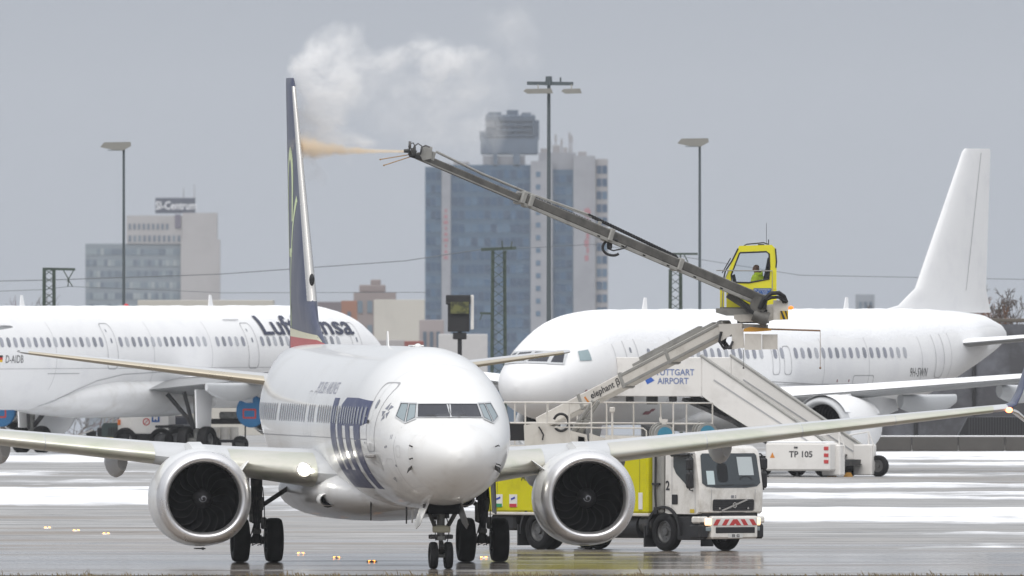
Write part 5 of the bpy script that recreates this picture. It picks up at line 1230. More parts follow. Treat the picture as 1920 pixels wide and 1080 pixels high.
b = B(); b.tube([Q(1010, 800, 692.95), Q(1014, 806, 692.94), Q(1019, 815, 692.94), Q(1017, 825, 692.94)], .02, 6); b.build('hose', M_black, TR)

# turret between the booms
tu = pxprism([(1347, 608), (1393, 606), (1396, 652), (1372, 655), (1372, 627), (1352, 640)], 690.1, 691.7).build('turret', M_beige, TR, 20)
pxprism([(1396, 626), (1428, 626), (1428, 656), (1396, 656)], 690.0, 691.8).build('counterweight', M_beige, TR, 20); pxprism([(1429, 627), (1458, 627), (1458, 655), (1429, 655)], 690.1, 691.7).build('counterweight', M_beige, TR, 20)
pxprism([(1392, 607), (1440, 609), (1440, 619), (1392, 616)], 690.1, 691.7).build('turret_plate', M_boomlt, TR, 20)
b = B(); b.cyl(Q(1412, 606, 690.9), Q(1412, 598, 690.9), .42, .42, 28); b.build('slewing_ring', M_gear, TR)
pxprism([(1394, 617), (1406, 613), (1446, 616), (1446, 620), (1416, 622), (1394, 622)], 689.95, 690.08).build('guard_bracket', mat('orange paint', (.55, .27, .03), .5), TR, 0)
b = B(); b.tube([Q(1440, 617, 690.0), Q(1538, 620, 690.0)], .022, 6); b.tube([Q(1538, 619, 690.0), Q(1538, 688, 690.0)], .007, 5); b.sphere(Q(1538, 690, 690.0), .03); b.build('feeler_rod', mat('rust brown rod', (.20, .11, .05), .6), TR)
b = B(); b.tube([Q(1394, 656, 690.3), Q(1394, 689, 690.3)], .007, 5); b.sphere(Q(1394, 690, 690.3), .025); b.build('feeler_rod', M_gear, TR)
rg = random.Random(9); b = B()
for k in range(7):
    x0 = 1352 + 2 * k; b.tube([Q(x0, 622, 690.0 + .12 * k), Q(x0 - 4 + rg.uniform(-2, 3), 640, 689.98 + .12 * k), Q(x0 + 4 + rg.uniform(-3, 3), 652 + rg.uniform(-2, 3), 689.98 + .12 * k), Q(x0 + 16, 650 + rg.uniform(-2, 4), 690.0 + .12 * k), Q(x0 + 22, 640, 690.05 + .12 * k)], .032, 6)
b.build('hose_bundle', M_black, TR)
pxprism([(1376, 590), (1442, 588), (1438, 602), (1388, 604), (1376, 598)], 690.1, 691.7).build('turntable', M_beige, TR, 20)
pxprism([(1437, 572), (1450, 570), (1450, 600), (1437, 604)], 690.0, 691.4).build('counter_box', M_beige, TR, 20)
cbx = pxprism([(1450, 563), (1478, 563), (1478, 599), (1450, 600)], 689.9, 691.3).build('counter_box', M_beige, TR, 20)
M_hzy = mat('hazard yellow', (.65, .42, .01), .5)
pxprism([(1463, 583), (1477.5, 583), (1477.5, 599), (1463, 599)], 689.86, 689.89).build('hazard_plate', M_hzy, cbx, 0)
for x0 in (1463, 1471): pxprism([(x0, 583), (x0 + 3.5, 583), (min(x0 + 10, 1477.5), 599), (x0 + 5.5, 599)], 689.845, 689.855).build('hazard_stripe', M_text, cbx, 0)
b = B(); b.sphere(Q(1483, 577, 690.6), (.07, .07, .05)); b.box(Q(1480, 579, 690.6), (.1, .08, .04)); b.build('tail_lamp', mat('orange lamp', (.7, .15, .02), .3, emit=(1, .25, .03), estr=1.2), TR)

# upper boom: one straight line in the photograph
def UB(px, dy=0.0, dd=0.0): return Q(px, 418 + .426 * (px - 1080) + dy, 690.2 - (1430 - px) * .0078 + dd)
uo = boom(UB(972, -3.5), UB(1432, -3.5), .34, .25, M_boom, 'upper_boom')
b = B(); b.beam(UB(978, 6.5, -.17), UB(1415, 6.5, -.17), .06, .09, bev=.01); b.build('lower_flange', M_boomlt, uo); b = B(); b.beam(UB(1085, -13, -.10), UB(1415, -13, -.10), .10, .05, bev=.01); b.beam(UB(978, -12.5, .10), UB(1415, -12.5, .10), .10, .05, bev=.01); b.build('upper_flange', M_boomlt, uo)
for px in (1120, 1165, 1205, 1250, 1300, 1350):
    b = B(); b.beam(UB(px, 6.5, -.205), UB(px + 5, 6.5, -.205), .012, .035); b.build('slot', M_dark, uo, 0)
for px in (976, 990, 1140, 1270):
    b = B(); b.beam(UB(px - 4, -3), UB(px + 4, -3), .44, .34, bev=.02); b.build('collar', M_boomlt, uo)
inn = boom(UB(782), UB(985), .22, .19, M_boom, 'inner_boom')
b = B(); b.beam(UB(790, 4, -.11), UB(975, 4, -.11), .02, .06); b.build('inner_rib', M_boomlt, inn)
b = B(); b.tube([UB(818, -22), UB(905, -17), UB(1000, -18), UB(1108, -26)], .035, 8); b.tube([UB(985, -16, -.08), UB(1110, -23, -.08)], .016, 6); b.build('fluid_pipe', M_boomlt, TR)
for k in range(24):      # rack under the pipe
    b = B(); px = 990 + 5.0 * k; b.beam(UB(px, -15, -.13), UB(px + 2.6, -15, -.13), .03, .035); b.build('rack_tooth', M_black, uo, 0)
for k in range(34):      # cable chain
    px = 1102 + 4.85 * k; b = B(); b.beam(UB(px, -25 + .24 * k, -.03), UB(px + 4.0, -25 + .24 * (k + .8), -.03), .12, .075, bev=.01); b.build('chain_link', M_black, uo, 0)
b = B(); b.tube([UB(1266, -17), UB(1271, -14), UB(1273, -8), UB(1270, -3), UB(1264, -4)], .045, 8); b.build('chain_loop', M_black, uo)
for px, dy in ((1123, -16), (1258, -9), (812, -14)):
    b = B(); b.beam(UB(px - 2, dy + 12, -.1), UB(px + 2, dy - 6, -.1), .06, .10, bev=.01); b.build('bracket', M_boomlt, uo)
b = B(); b.tube([Q(1150 + (20 if cos(a) < 0 else 16) * cos(a), 464 + 15 * sin(a), 687.85) for a in [radians(-60 - 250 * k / 18) for k in range(19)]], .036, 8); b.tube([Q(1140, 466, 687.9), Q(1150, 470, 687.8), Q(1168, 466, 687.9), Q(1175, 462, 687.95)], .022, 6); b.box(Q(1143, 460, 687.9), (.14, .1, .18), bev=.02); b.build('hose_loop', M_black, TR)
b = B()
for r_, x0 in ((.06, 0), (.045, 8)): b.tube([Q(1424 + x0, 578, 689.7), Q(1432 + x0 * .6, 562, 689.6), Q(1446, 550 + x0, 689.6), Q(1460, 549 + x0, 689.7), Q(1470, 556 + x0, 689.8), Q(1474 - x0 * .6, 566, 689.9)], r_, 8)
for k in range(6): b.tube([Q(1388 + 6 * k, 566 + 3 * k, 689.75), Q(1402 + 5 * k, 584 + rg.uniform(-2, 3), 689.72), Q(1424 + 2 * k, 594 + rg.uniform(-3, 3), 689.74), Q(1438, 582 + 3 * k, 689.8)], .03, 6)
b.build('hose_bundle', M_black, TR)
b = B(); b.beam(Q(1364, 552, 690.0), Q(1420, 588, 690.0), .14, .18, bev=.02); b.cyl(Q(1422, 572, 689.7), Q(1422, 572, 690.6), .22, .22, 18); b.cyl(Q(1412, 590, 689.8), Q(1440, 600, 689.8), .16, .2, 14); b.build('boom_ram', M_boom, TR)
# nozzle head
nz_ = pxprism([(789, 276), (796, 272), (811, 276), (809, 297), (793, 301), (788, 292)], 685.0, 685.35).build('nozzle_head', M_boomlt, TR, 20)
b = B(); b.cyl(Q(757, 283, 685.1), Q(769, 283, 685.1), .045, .06, 12); b.cyl(Q(769, 283, 685.1), Q(780, 288, 685.1), .10, .08, 12); b.cyl(Q(766, 272, 685.0), Q(771, 272, 685.0), .10, .10, 12); b.beam(Q(768, 290, 685.1), Q(796, 298, 685.1), .14, .12, bev=.02); b.cyl(Q(775, 278, 684.95), Q(775, 292, 684.95), .07, .07, 10); b.build('spray_nozzle', M_gear, nz_)
b = B(); b.tube([Q(766, 276, 685.0), Q(769, 269, 685.0), Q(775, 268, 685.0), Q(779, 276, 685.0), Q(776, 284, 685.0)], .018, 6); b.tube([Q(773, 285, 684.95), Q(777, 274, 684.95), Q(784, 269, 684.95), Q(791, 274, 684.95), Q(789, 282, 684.95)], .02, 6); b.tube([Q(788, 290, 684.9), Q(791, 276, 684.9), Q(798, 273, 684.9), Q(806, 276, 684.9)], .024, 6); b.tube([Q(764, 280, 685.1), Q(768, 292, 685.0), Q(778, 296, 685.0), Q(790, 296, 685.0)], .022, 6); b.build('hose', M_black, nz_)
for x0, y0, x1, y1 in ((767, 290, 713, 299), (769, 294, 720, 310)):
    b = B(); b.tube([Q(x0, y0, 685.1), Q(x1, y1, 684.4)], .013, 6); b.sphere(Q(x1, y1, 684.4), .025, 8, 6); b.build('feeler_rod', mat('tan rod', (.40, .25, .12), .6), nz_)

# operator's cab on the boom
D0, D1 = 690.55, 691.95
outer = [(1386, 461), (1447, 459), (1454, 466), (1456, 500), (1456, 542), (1404, 542), (1360, 534), (1362, 514)]
inner = [(1387, 474), (1437, 472), (1442, 476), (1443, 500), (1442, 523), (1404, 530), (1372, 529), (1371, 516)]
oc = None
for d0, d1 in ((D0, D0 + .07), (D1 - .07, D1)):
    n_ = len(outer); vs_ = [P(*p, d0) for p in outer] + [P(*p, d0) for p in inner] + [P(*p, d1) for p in outer] + [P(*p, d1) for p in inner]; fs_ = []
    for i in range(n_):
        j = (i + 1) % n_; fs_ += [(i, j, n_ + j, n_ + i), (2 * n_ + i, 2 * n_ + j, 3 * n_ + j, 3 * n_ + i), (i, j, 2 * n_ + j, 2 * n_ + i), (n_ + i, n_ + j, 3 * n_ + j, 3 * n_ + i)]
    cabr = B(); cabr.add([TI @ v for v in vs_], fs_)
    if oc is None: oc = cabr.build('operator_cab', M_yellowcab, TR, 30)
    else: cabr.build('side_frame', M_yellowcab, oc, 30)

pxprism([(1386, 461), (1447, 459), (1454, 466), (1454, 471), (1384, 473)], D0 + .002, D1 - .002).build('roof', M_yellowcab, oc, 20)
pxprism([(1445, 472), (1456, 472), (1456, 578), (1445, 578)], D0 + .03, D1 - .03).build('rear_panel', M_yellowcab, oc, 20)
pxprism([(1386, 542), (1456, 542), (1456, 578), (1400, 578)], D0 + .01, D0 + .06).build('side_panel', M_yellowcab, oc, 0); pxprism([(1350, 542), (1358, 542), (1358, 580), (1350, 580)], D0 + .01, D0 + .08).build('corner_post', M_yellowcab, oc, 0)
pxprism([(1362, 548), (1398, 552), (1400, 578), (1362, 578)], D1 - .05, D1).build('side_panel', M_yellowcab, oc, 0)
pxprism([(1350, 576), (1456, 576), (1456, 582), (1350, 582)], D0, D1).build('floor', M_boom, oc, 0)
pxprism([(1342, 578), (1366, 578), (1440, 580), (1430, 592), (1362, 592), (1342, 586)], D0 - .2, D1).build('platform', M_boomlt, TR, 0)
M_cabglass = glass('clear cab glass', (.965, .975, .98), -.02)
for d in (D0 + .035, D1 - .035): pxprism(inner, d - .004, d + .004).build('side_glass', M_cabglass, oc, 0)
pxprism([(1384, 473), (1387, 473), (1361, 534), (1358, 534)], D0 + .08, D1 - .08).build('front_glass', M_cabglass, oc, 0)
M_gask = mat('black seal', (.02, .02, .022), .6)
b = B(); b.tube([TI @ P(*p, D0 - .005) for p in inner + inner[:1]], .022, 6); b.build('window_seal', M_gask, oc)
pxprism([(1393, 541), (1405, 541), (1408, 545), (1408, 551), (1393, 549)], D0 - .012, D0 - .002).build('vent', M_gask, oc, 0)
sg = pxprism([(1413, 540.5), (1446, 540.5), (1446, 553), (1413, 553)], D0 - .02, D0 - .004).build('sign', mat('sign blue', (.02, .09, .30), .4), oc, 0)
for k, tx in enumerate(('Der Landesflughafen', 'Ihr 1. Schritt', 'in die Welt')):
    bm = text_bm(tx, .052)
    for v in bm.verts: v.co = TI @ (P(1429.5, 543.3 + 4.0 * k, D0 - .024) + Vector((v.co.x, 0, v.co.y)))
    bm_build(bm, 'sign_lettering', M_stairs, sg, False)
b = B(); b.tube([Q(1343, 507, D0 - .06), Q(1448, 508, D0 - .06), Q(1448, 546, D0 - .06)], .016, 6); b.tube([Q(1366, 507, D0 - .06), Q(1356, 530, D0 - .06), Q(1354, 578, D0 - .06)], .012, 6); b.build('handrail', M_boomlt, oc)
for nm, pts, r_ in (('windscreen_wiper', [(1357, 522, 0), (1360, 508, 0), (1372, 490, 0), (1384, 466, 0)], .02), ('windscreen_wiper', [(1354, 512, .5), (1370, 484, .5)], .014), ('roof_rail', [(1395, 461, .3), (1400, 458, .3), (1432, 455, .3), (1440, 458, .3)], .016),
                    ('aerial', [(1441, 459, .3), (1441, 449, .3)], .012), ('grab_handle', [(1454, 466, -.03), (1456, 490, -.04), (1455, 502, -.03)], .018)):
    b = B(); b.tube([Q(x, y, D0 + d) for x, y, d in pts], r_, 6); b.build(nm, M_black, oc)
b = B(); b.box(Q(1427, 459, D0 + .2), (.14, .1, .04)); b.build('roof_lamp', M_black, oc)
b = B(); b.tube([Q(1437, 459, D0 + .6), Q(1437, 418, D0 + .6)], .006, 5); b.build('aerial', M_black, oc)
pxprism([(1436, 500), (1439, 484), (1444, 480), (1444, 530), (1430, 534), (1430, 528)], D0 + .4, D0 + .95).build('seat', M_gask, oc, 20); pxprism([(1398, 552), (1436, 550), (1436, 560), (1398, 560)], D0 + .4, D0 + .95).build('seat_base', M_gask, oc, 20)
pxprism([(1372, 516), (1378, 514), (1382, 532), (1374, 532)], D0 + .3, D0 + .5).build('joystick', M_gask, oc, 0)

# ------------------------------------------------------------------ the operator
def skin_body(name, verts, edges, root, mats, pick, label, cat):
    me = bpy.data.meshes.new(name); me.from_pydata([v[0] for v in verts], edges, []); o = bpy.data.objects.new(name, me); COL.objects.link(o)
    md = o.modifiers.new('s', 'SKIN'); md.branch_smoothing = .3
    sv = me.skin_vertices[0].data
    for i, v in enumerate(verts): sv[i].radius = (v[1], v[2] if len(v) > 2 else v[1])
    sv[root].use_root = True; o.modifiers.new('d', 'SUBSURF').levels = 2
    dg = bpy.context.evaluated_depsgraph_get(); me2 = bpy.data.meshes.new_from_object(o.evaluated_get(dg))
    o.modifiers.clear(); o.data = me2; bpy.data.meshes.remove(me); me2.materials.clear()
    for m in mats: me2.materials.append(m)
    for p in me2.polygons: p.material_index = pick(p.center)
    me2.shade_smooth(); o.name = name; return tag(o, label, cat)
pe = P(1424, 556, 691.2)     # hips; figure looks along -X
V = []; E = []
def jv(x, y, z, r, r2=None): V.append((pe + Vector((x, y, z)), r, r2 or r)); return len(V) - 1
hip = jv(0, 0, .05, .20, .19); w1 = jv(-.04, 0, .22, .30, .26); ch = jv(-.04, 0, .43, .29, .26); nk = jv(-.05, 0, .59, .115); n2 = jv(-.07, 0, .645, .065); hd = jv(-.085, 0, .70, .10, .095); hd2 = jv(-.08, 0, .78, .105, .098); ht = jv(-.07, 0, .84, .06); no_ = jv(-.185, 0, .715, .018)
hood = jv(.09, 0, .60, .075); E += [(nk, hood)]
E += [(hip, w1), (w1, ch), (ch, nk), (nk, n2), (n2, hd), (hd, hd2), (hd2, ht), (hd, no_)]
for s_ in (-1, 1):
    sh = jv(-.05, s_ * .21, .51, .115); el = jv(-.18, s_ * .27, .26, .09); wr = jv(-.33, s_ * .21, .22, .042); pa = jv(-.40, s_ * .21, .225, .038, .03)
    E += [(ch, sh), (sh, el), (el, wr), (wr, pa)]
    for k, (dy, dx, dz) in enumerate(((-.03, -.085, -.02), (-.01, -.095, -.025), (.01, -.09, -.025), (.03, -.075, -.02))):
        f1 = jv(-.41, s_ * .21 + dy, .22, .010); f2 = jv(-.41 + dx * .6, s_ * .21 + dy, .225, .009); f3 = jv(-.41 + dx * .85, s_ * .21 + dy, .22 + dz * 1.6, .008); E += [(pa, f1), (f1, f2), (f2, f3)]
    t1 = jv(-.37, s_ * .165, .235, .011); t2 = jv(-.42, s_ * .15, .235, .009); E += [(wr, t1), (t1, t2)]
    hp = jv(-.02, s_ * .10, .0, .10); kn = jv(-.43, s_ * .12, .03, .072); an = jv(-.40, s_ * .12, -.32, .048); to = jv(-.56, s_ * .12, -.35, .045, .035); E += [(hip, hp), (hp, kn), (kn, an), (an, to)]
M_hivis = mat('hi-vis jacket', (.68, .92, .02), .6, var=.12, vscale=6); M_hivtr = mat('hi-vis trousers', (.30, .45, .03), .7); M_skin = mat('skin', (.22, .12, .085), .55); M_band2 = mat('reflective band', (.45, .46, .46), .4)
def pick(c):
    q = c - pe
    if q.z > .63 and abs(q.y) < .12 and q.x < .05: return 1
    if q.x < -.345 and .15 < q.z < .30: return 1
    if q.z < .10: return 2 if q.z > -.27 else 4
    if abs(q.z - .30) < .022 and q.x > -.2: return 3
    return 0
skin_body('person', V, E, hip, [M_hivis, M_skin, M_hivtr, M_band2, M_tyre], pick, 'operator in yellow hi-vis jacket seated in the yellow boom cab', 'person')

# ================================================================== passenger stairs at the snowy airliner
SX, SY = .878, -.479
S = empty('passenger_stairs', (4.25, 943.5, 0), atan2(SY, SX), 'white towable passenger stairs with closed sides at the snowy airliner front door', 'stairs')
ZF = 3.30
for y, nm in ((-1.12, 'near'), (1.12, 'far')):
    b = B(); b.box((1.5, y, 3.55), (4.0, .08, 1.40), bev=.02); pn = b.build('side_panel', M_stairs, S)
    if y < 0:
        bm = text_bm('STUTTGART\nAIRPORT', .31, bold=.006); 
        for v in bm.verts: v.co = Vector((2.35 + v.co.x, -1.165, 3.55 + v.co.y))
        bm_build(bm, 'lettering', mat('blue grey lettering', (.12, .17, .34), .5), pn, False)
        b = B(); b.add([(1.15, -1.166, 3.55), (1.55, -1.166, 3.78), (1.42, -1.166, 3.58), (1.6, -1.166, 3.42), (1.3, -1.166, 3.28)], [(0, 1, 2), (0, 2, 3, 4)]); b.build('emblem', mat('bright blue emblem', (.04, .12, .45), .5), pn, 0)
    # sloping side
    b = B(); b.prism([(3.52, 4.28), (3.52, 2.88), (4.2, 2.42), (7.9, .38), (9.05, .38), (9.05, .85)], lambda u, v, k: Vector((u, y - .04 + .08 * k, v))); b.build('stair_side', M_stairs, S, 0)
    b = B(); b.beam((3.45, y, 4.33), (9.1, y, .92), .16, .09, bev=.02); b.build('handrail', M_boomlt, S); b = B(); b.beam((4.0, y - .05, 3.45), (8.8, y - .05, .70), .02, .05); b.build('trim_rail', M_line, S)
    b = B(); b.beam((9.05, y, .35), (9.05, y, 1.6), .05, .05); b.tube([(8.1, y, 1.45), (9.05, y, 1.6), (9.25, y, 1.1), (9.2, y, .5)], .025, 6); b.build('hand_loop', M_stairs, S)
b = B(); b.box((1.5, 0, ZF - .1), (4.0, 2.2, .14), bev=.02); b.build('platform', M_boomlt, S)
b = B(); b.box((1.3, -.8, 2.72), (.4, .2, .3), bev=.03); b.box((2.2, -.9, 2.76), (.25, .2, .2), bev=.03); b.box((.4, -.8, 2.76), (.25, .2, .25), bev=.03); b.build('platform_fitting', M_gear, S)
b = B()
for k in range(6): b.box((-.52 + .07 * k, 0, 3.55 + .02 * (k % 2)), (.05, 2.3 + .1 * (k % 2), 1.45 + .06 * (k % 2)), bev=.01)
b.build('bellows', mat('grey bellows', (.32, .30, .28), .8), S)
for k in range(17):
    b = B(); x = 3.62 + .315 * k; z = ZF - .12 - .172 * k; b.box((x, 0, z), (.36, 2.12, .05), bev=.008); b.build('step', M_boom, S)
b = B(); b.beam((5.4, 0, .62), (8.9, 0, .50), 1.6, .22); b.beam((2.6, 0, 2.75), (8.4, 0, .5), 1.9, .12); b.beam((2.4, -.5, 3.1), (6.8, -.5, .7), .14, .18); b.beam((2.4, .5, 3.1), (6.8, .5, .7), .14, .18); b.build('underframe', M_gear, S)
b = B(); b.box((7.75, -1.50, .72), (2.6, .75, 1.0), bev=.06); bs = b.build('engine_cover', M_stairs, S); b = B(); b.box((7.7, -1.5, 1.235), (2.4, .7, .07), bev=.03); b.build('snow_cover', M_snow, bs)
bm = text_bm('TP 105', .30, bold=.008)
for v in bm.verts: v.co = Vector((7.9 + v.co.x * 1.1, -1.879, .80 + v.co.y))
bm_build(bm, 'lettering', M_text, bs, False)
for z in (1.02, .78, .55):
    b = B(); b.box((8.92, -1.882, z), (.18, .02, .13), bev=.004); b.build('reflector', M_red, bs, 0)
b = B(); b.add([(6.65, -1.88, .68), (6.85, -1.88, .68), (6.75, -1.88, .88)], [(0, 1, 2)]); b.build('warning_triangle', mat('orange mark', (.6, .22, .03), .5), bs, 0)
b = B(); b.box((7.7, -1.885, 1.05), (.14, .02, .06)); b.build('latch', M_black, bs, 0)
for x, y in ((6.1, -1.45), (8.4, -1.05), (6.1, 1.2), (8.2, 1.25)):
    wheel(S, (x, y, .38), TY_S, HU_S) if 'TY_S' in globals() else None
    if 'TY_S' not in globals():
        TY_S, HU_S = tyre_mesh(.38, .24, .22), hub_mesh(.22, .24); TY_S.materials.append(M_tyre); HU_S.materials.append(M_rim); wheel(S, (x, y, .38), TY_S, HU_S)
for y in (-1.2, 1.2): b = B(); b.box((8.85, y, .60), (.75, .40, 1.1), bev=.04); b.build('stair_foot', M_stairs, S)
wheel(S, (9.35, 1.30, .38), TY_S, HU_S)
for x, z in ((6.3, .15), (7.6, .15)):
    b = B(); b.cyl((x, -1.6, .30), (x, -1.6, .04), .04, .04, 8); b.cyl((x, -1.6, .04), (x, -1.6, 0.0), .14, .16, 12); b.build('stabiliser_foot', M_gear, S)
for px in (1560, 1590):
    p = P(px, 895, 938.5); b = B(); b.prism([(-.18, 0), (.18, 0), (.10, .16), (-.06, .16)], lambda u, v, k: Vector((u, -.1 + .2 * k, v))); o = b.build('wheel_chock', mat('orange chock', (.38, .20, .04), .7), smooth=0); o.location = (p.x, p.y, 0); tag(o, 'orange wheel chock %s of the pair at the foot of the stairs' % ('nearer the engine cover' if px < 1580 else 'farther out'), 'chock', 'chocks by the stairs')

# ================================================================== ground equipment under the left airliner
def gse(name, px, D, label, cat, rz=0.0): return empty(name, ((px - 960) * D / FPX, D, 0), rz, label, cat)
g1 = gse('service_truck', 275, 1066.5, 'small white service truck with blue letter sign under the titled airliner wing', 'truck', radians(-8)); k_ = 1066.5 / FPX
b = B(); b.prism([(-1.05, .35), (-.55, .35), (-.55, 1.62), (-.95, 1.62), (-1.05, 1.1)], lambda u, v, k: Vector((u, -.8 + 1.6 * k, v))); b.build('cab', M_stairs, g1, 0)
b = B(); b.box((.25, 0, 1.18), (1.6, 1.7, .85), bev=.04); bx_ = b.build('body', M_stairs, g1); b = B(); b.box((.2, 0, .62), (1.5, 1.5, .3), bev=.02); b.build('chassis', M_black, g1)
b = B(); b.box((.5, -.86, 1.38), (.32, .02, .30)); sg = b.build('sign', mat('sign blue', (.02, .09, .30), .4), bx_, 0); bm = text_bm('M', .26, bold=.008)
for v in bm.verts: v.co = Vector((.5 + v.co.x, -.874, 1.38 + v.co.y))
bm_build(bm, 'sign_lettering', M_stairs, sg, False)
b = B(); b.lathe([(0, .15), (0, .11)], (.12, -.862, 1.24), (0, -1, 0), 24); b.add([(.03, -.864, 1.17), (.05, -.864, 1.15), (.21, -.864, 1.31), (.19, -.864, 1.33)], [(0, 1, 2, 3)]); b.build('no_smoking_mark', M_red, bx_, 0)
b = B(); b.box((-.8, -.82, .62), (.45, .04, .55), bev=.02); b.build('cab_window', M_black, g1); b = B(); b.box((-1.0, -.83, 1.22), (.12, .04, .22), bev=.01); b.build('lamp', mat('orange lamp body', (.6, .15, .03), .4), g1)
for x in (-.75, .72, 1.35):
    for y in (-.75, .75): wheel(g1, (x, y, .50), TY_T, HU_T)
b = B(); b.box((1.05, 0, 1.05), (1.2, 1.75, .16), bev=.05); b.build('mudguard', M_black, g1)
g2 = gse('tow_dolly', 185, 1069, 'dark equipment dolly with yellow bars under the titled airliner belly', 'dolly')
b = B(); b.box((0, 0, .58), (1.7, 1.3, .14), bev=.02); b.box((.3, 0, .82), (.7, .9, .34), bev=.03); b.box((-.3, 0, .75), (.4, .8, .22), bev=.03); b.build('deck', M_black, g2)
for x0, x1, z in ((-1.3, -.4, .50), (.15, .85, .52)): b = B(); b.beam((x0, -.68, z), (x1, -.68, z), .06, .07, bev=.01); b.build('yellow_bar', M_hzy, g2)
b = B()
for x in (.25, .42, .58): b.beam((x, -.5, .6), (x, -.5, 1.5), .06, .06)
b.beam((.2, -.5, 1.48), (.62, -.5, 1.48), .06, .06); b.box((.9, -.3, 1.1), (.5, .4, .3), bev=.05); b.build('lift_mast', M_boomlt, g2)
b = B(); b.beam((-1.3, -.2, .5), (-.2, -.55, .9), .06, .06); b.beam((-1.9, -.2, .45), (-1.0, -.2, .52), .05, .05); b.build('tow_bar', M_steel, g2)
for x in (-.6, .6):
    for y in (-.5, .5): wheel(g2, (x, y, .33), TY_N, HU_N)
g3 = gse('drum_trailer', 425, 1067, 'trailer of cream drums beside the titled airliner main wheels', 'trailer')
b = B(); b.box((0, 0, .45), (1.6, 1.0, .12), bev=.02); b.box((.1, .2, 1.25), (1.5, .6, .22), bev=.04); b.beam((-.7, .3, .5), (-.7, .3, 1.2), .06, .06); b.beam((.75, .3, .5), (.75, .3, 1.2), .06, .06); b.build('frame', M_black, g3)
for x in (-.5, -.1, .3): b = B(); b.cyl((x, -.25, .52), (x, -.25, 1.02), .19, .19, 18); b.lathe([(.15, .195), (.17, .205), (.19, .195)], (x, -.25, .52), (0, 0, 1), 18); b.build('drum', M_beige, g3)
b = B(); b.box((.2, .1, 1.5), (1.0, .5, .28), bev=.05); b.build('pump_box', M_geargrey, g3)
for x in (-.55, .55):
    for y in (-.4, .4): wheel(g3, (x, y, .33), TY_N, HU_N)
p = P(135, 850, 1060); b = B(); b.prism([(-.2, 0), (.2, 0), (.08, .14), (-.08, .14)], lambda u, v, k: Vector((u, -.1 + .2 * k, v))); o = b.build('wheel_chock', M_red, smooth=0); o.location = (p.x, 1061, 0); tag(o, 'red wheel chock lying behind the titled airliner far main wheels', 'chock')
g4 = gse('ground_power_unit', 214, 1068, 'dark boxy power unit on small wheels between the dolly and the service truck', 'power unit')
b = B(); b.prism([(-.5, .42), (.5, .42), (.5, 1.0), (.35, 1.18), (-.42, 1.18), (-.5, 1.05)], lambda u, v, k: Vector((u, -.5 + 1.0 * k, v))); b.build('casing', mat('dark teal casing', (.03, .045, .045), .6, var=.3), g4, 20)
for k in range(5): b = B(); b.box((-.2 + .1 * k, -.51, .85), (.06, .02, .3)); b.build('louvre', M_black, g4, 0)
b = B(); b.beam((-.48, -.52, .55), (.48, -.52, .55), .03, .09); b.build('yellow_bar', M_hzy, g4); b = B(); b.tube([(-.4, -.2, 1.15), (-.4, -.2, 1.5), (.1, -.2, 1.5), (.1, -.2, 1.15)], .025, 6); b.build('lifting_frame', M_boomlt, g4)
for x in (-.35, .35):
    for y in (-.4, .4): wheel(g4, (x, y, .33), TY_N, HU_N)
g5 = gse('tow_tractor', 345, 1073, 'low dark tow tractor half hidden behind the titled airliner main wheels', 'tractor')
b = B(); b.prism([(-1.1, .35), (1.1, .35), (1.1, .95), (.3, 1.0), (.2, 1.45), (-.45, 1.45), (-.6, 1.0), (-1.1, .95)], lambda u, v, k: Vector((u, -.7 + 1.4 * k, v))); b.build('body', mat('dark grey tractor paint', (.05, .05, .055), .6, var=.3), g5, 20)
b = B(); b.box((-.12, -.705, 1.22), (.5, .02, .3)); b.build('window', M_glassdk, g5, 0); b = B(); b.box((0, -.71, .5), (2.0, .02, .1)); b.build('yellow_bar', M_hzy, g5, 0)
for x in (-.75, .75):
    for y in (-.65, .65): wheel(g5, (x, y, .38), TY_S, HU_S)
# ================================================================== spray and steam
def vol_mat(name, col, dens, aniso, field, step=None):
    m = bpy.data.materials.new(name); m.use_nodes = True; t = m.node_tree; t.nodes.clear()
    o = t.nodes.new('ShaderNodeOutputMaterial'); v = t.nodes.new('ShaderNodeVolumePrincipled'); v.inputs['Color'].default_value = (*col, 1); v.inputs['Anisotropy'].default_value = aniso
    t.links.new(v.outputs[0], o.inputs['Volume'])
    if field: t.links.new(field(t), v.inputs['Density'])
    else: v.inputs['Density'].default_value = dens
    return m, t, v
def nmath(t, op, a, b=None, c=None):
    n = t.nodes.new('ShaderNodeMath'); n.operation = op
    for k, x in enumerate((a, b, c)):
        if x is None: continue
        if isinstance(x, (int, float)): n.inputs[k].default_value = x
        else: t.links.new(x, n.inputs[k])
    return n.outputs[0]
SO = P(740, 190, 681.5); ss = FPX / 681.5
BLOBS = [(578, 140, 34, 40, .9, 1.0), (606, 112, 46, 34, 1.0, .95), (650, 84, 42, 26, 1.0, .6), (612, 185, 52, 52, 1.2, .95), (590, 250, 38, 48, .8, 1.1), (640, 262, 56, 28, .8, .85), (690, 268, 34, 16, .6, .7), (716, 116, 52, 28, 1.0, .65), (660, 150, 60, 50, 1.1, .5),
         (790, 100, 56, 26, 1.0, .7), (842, 112, 52, 28, 1.0, .6), (585, 325, 24, 34, .5, .6), (890, 160, 80, 60, 1.2, .17), (960, 50, 60, 46, 1.1, .13), (912, 240, 40, 36, .9, .25), (800, 190, 110, 70, 1.2, .20), (985, 100, 34, 40, .9, .16), (850, 260, 60, 40, 1.0, .2)]
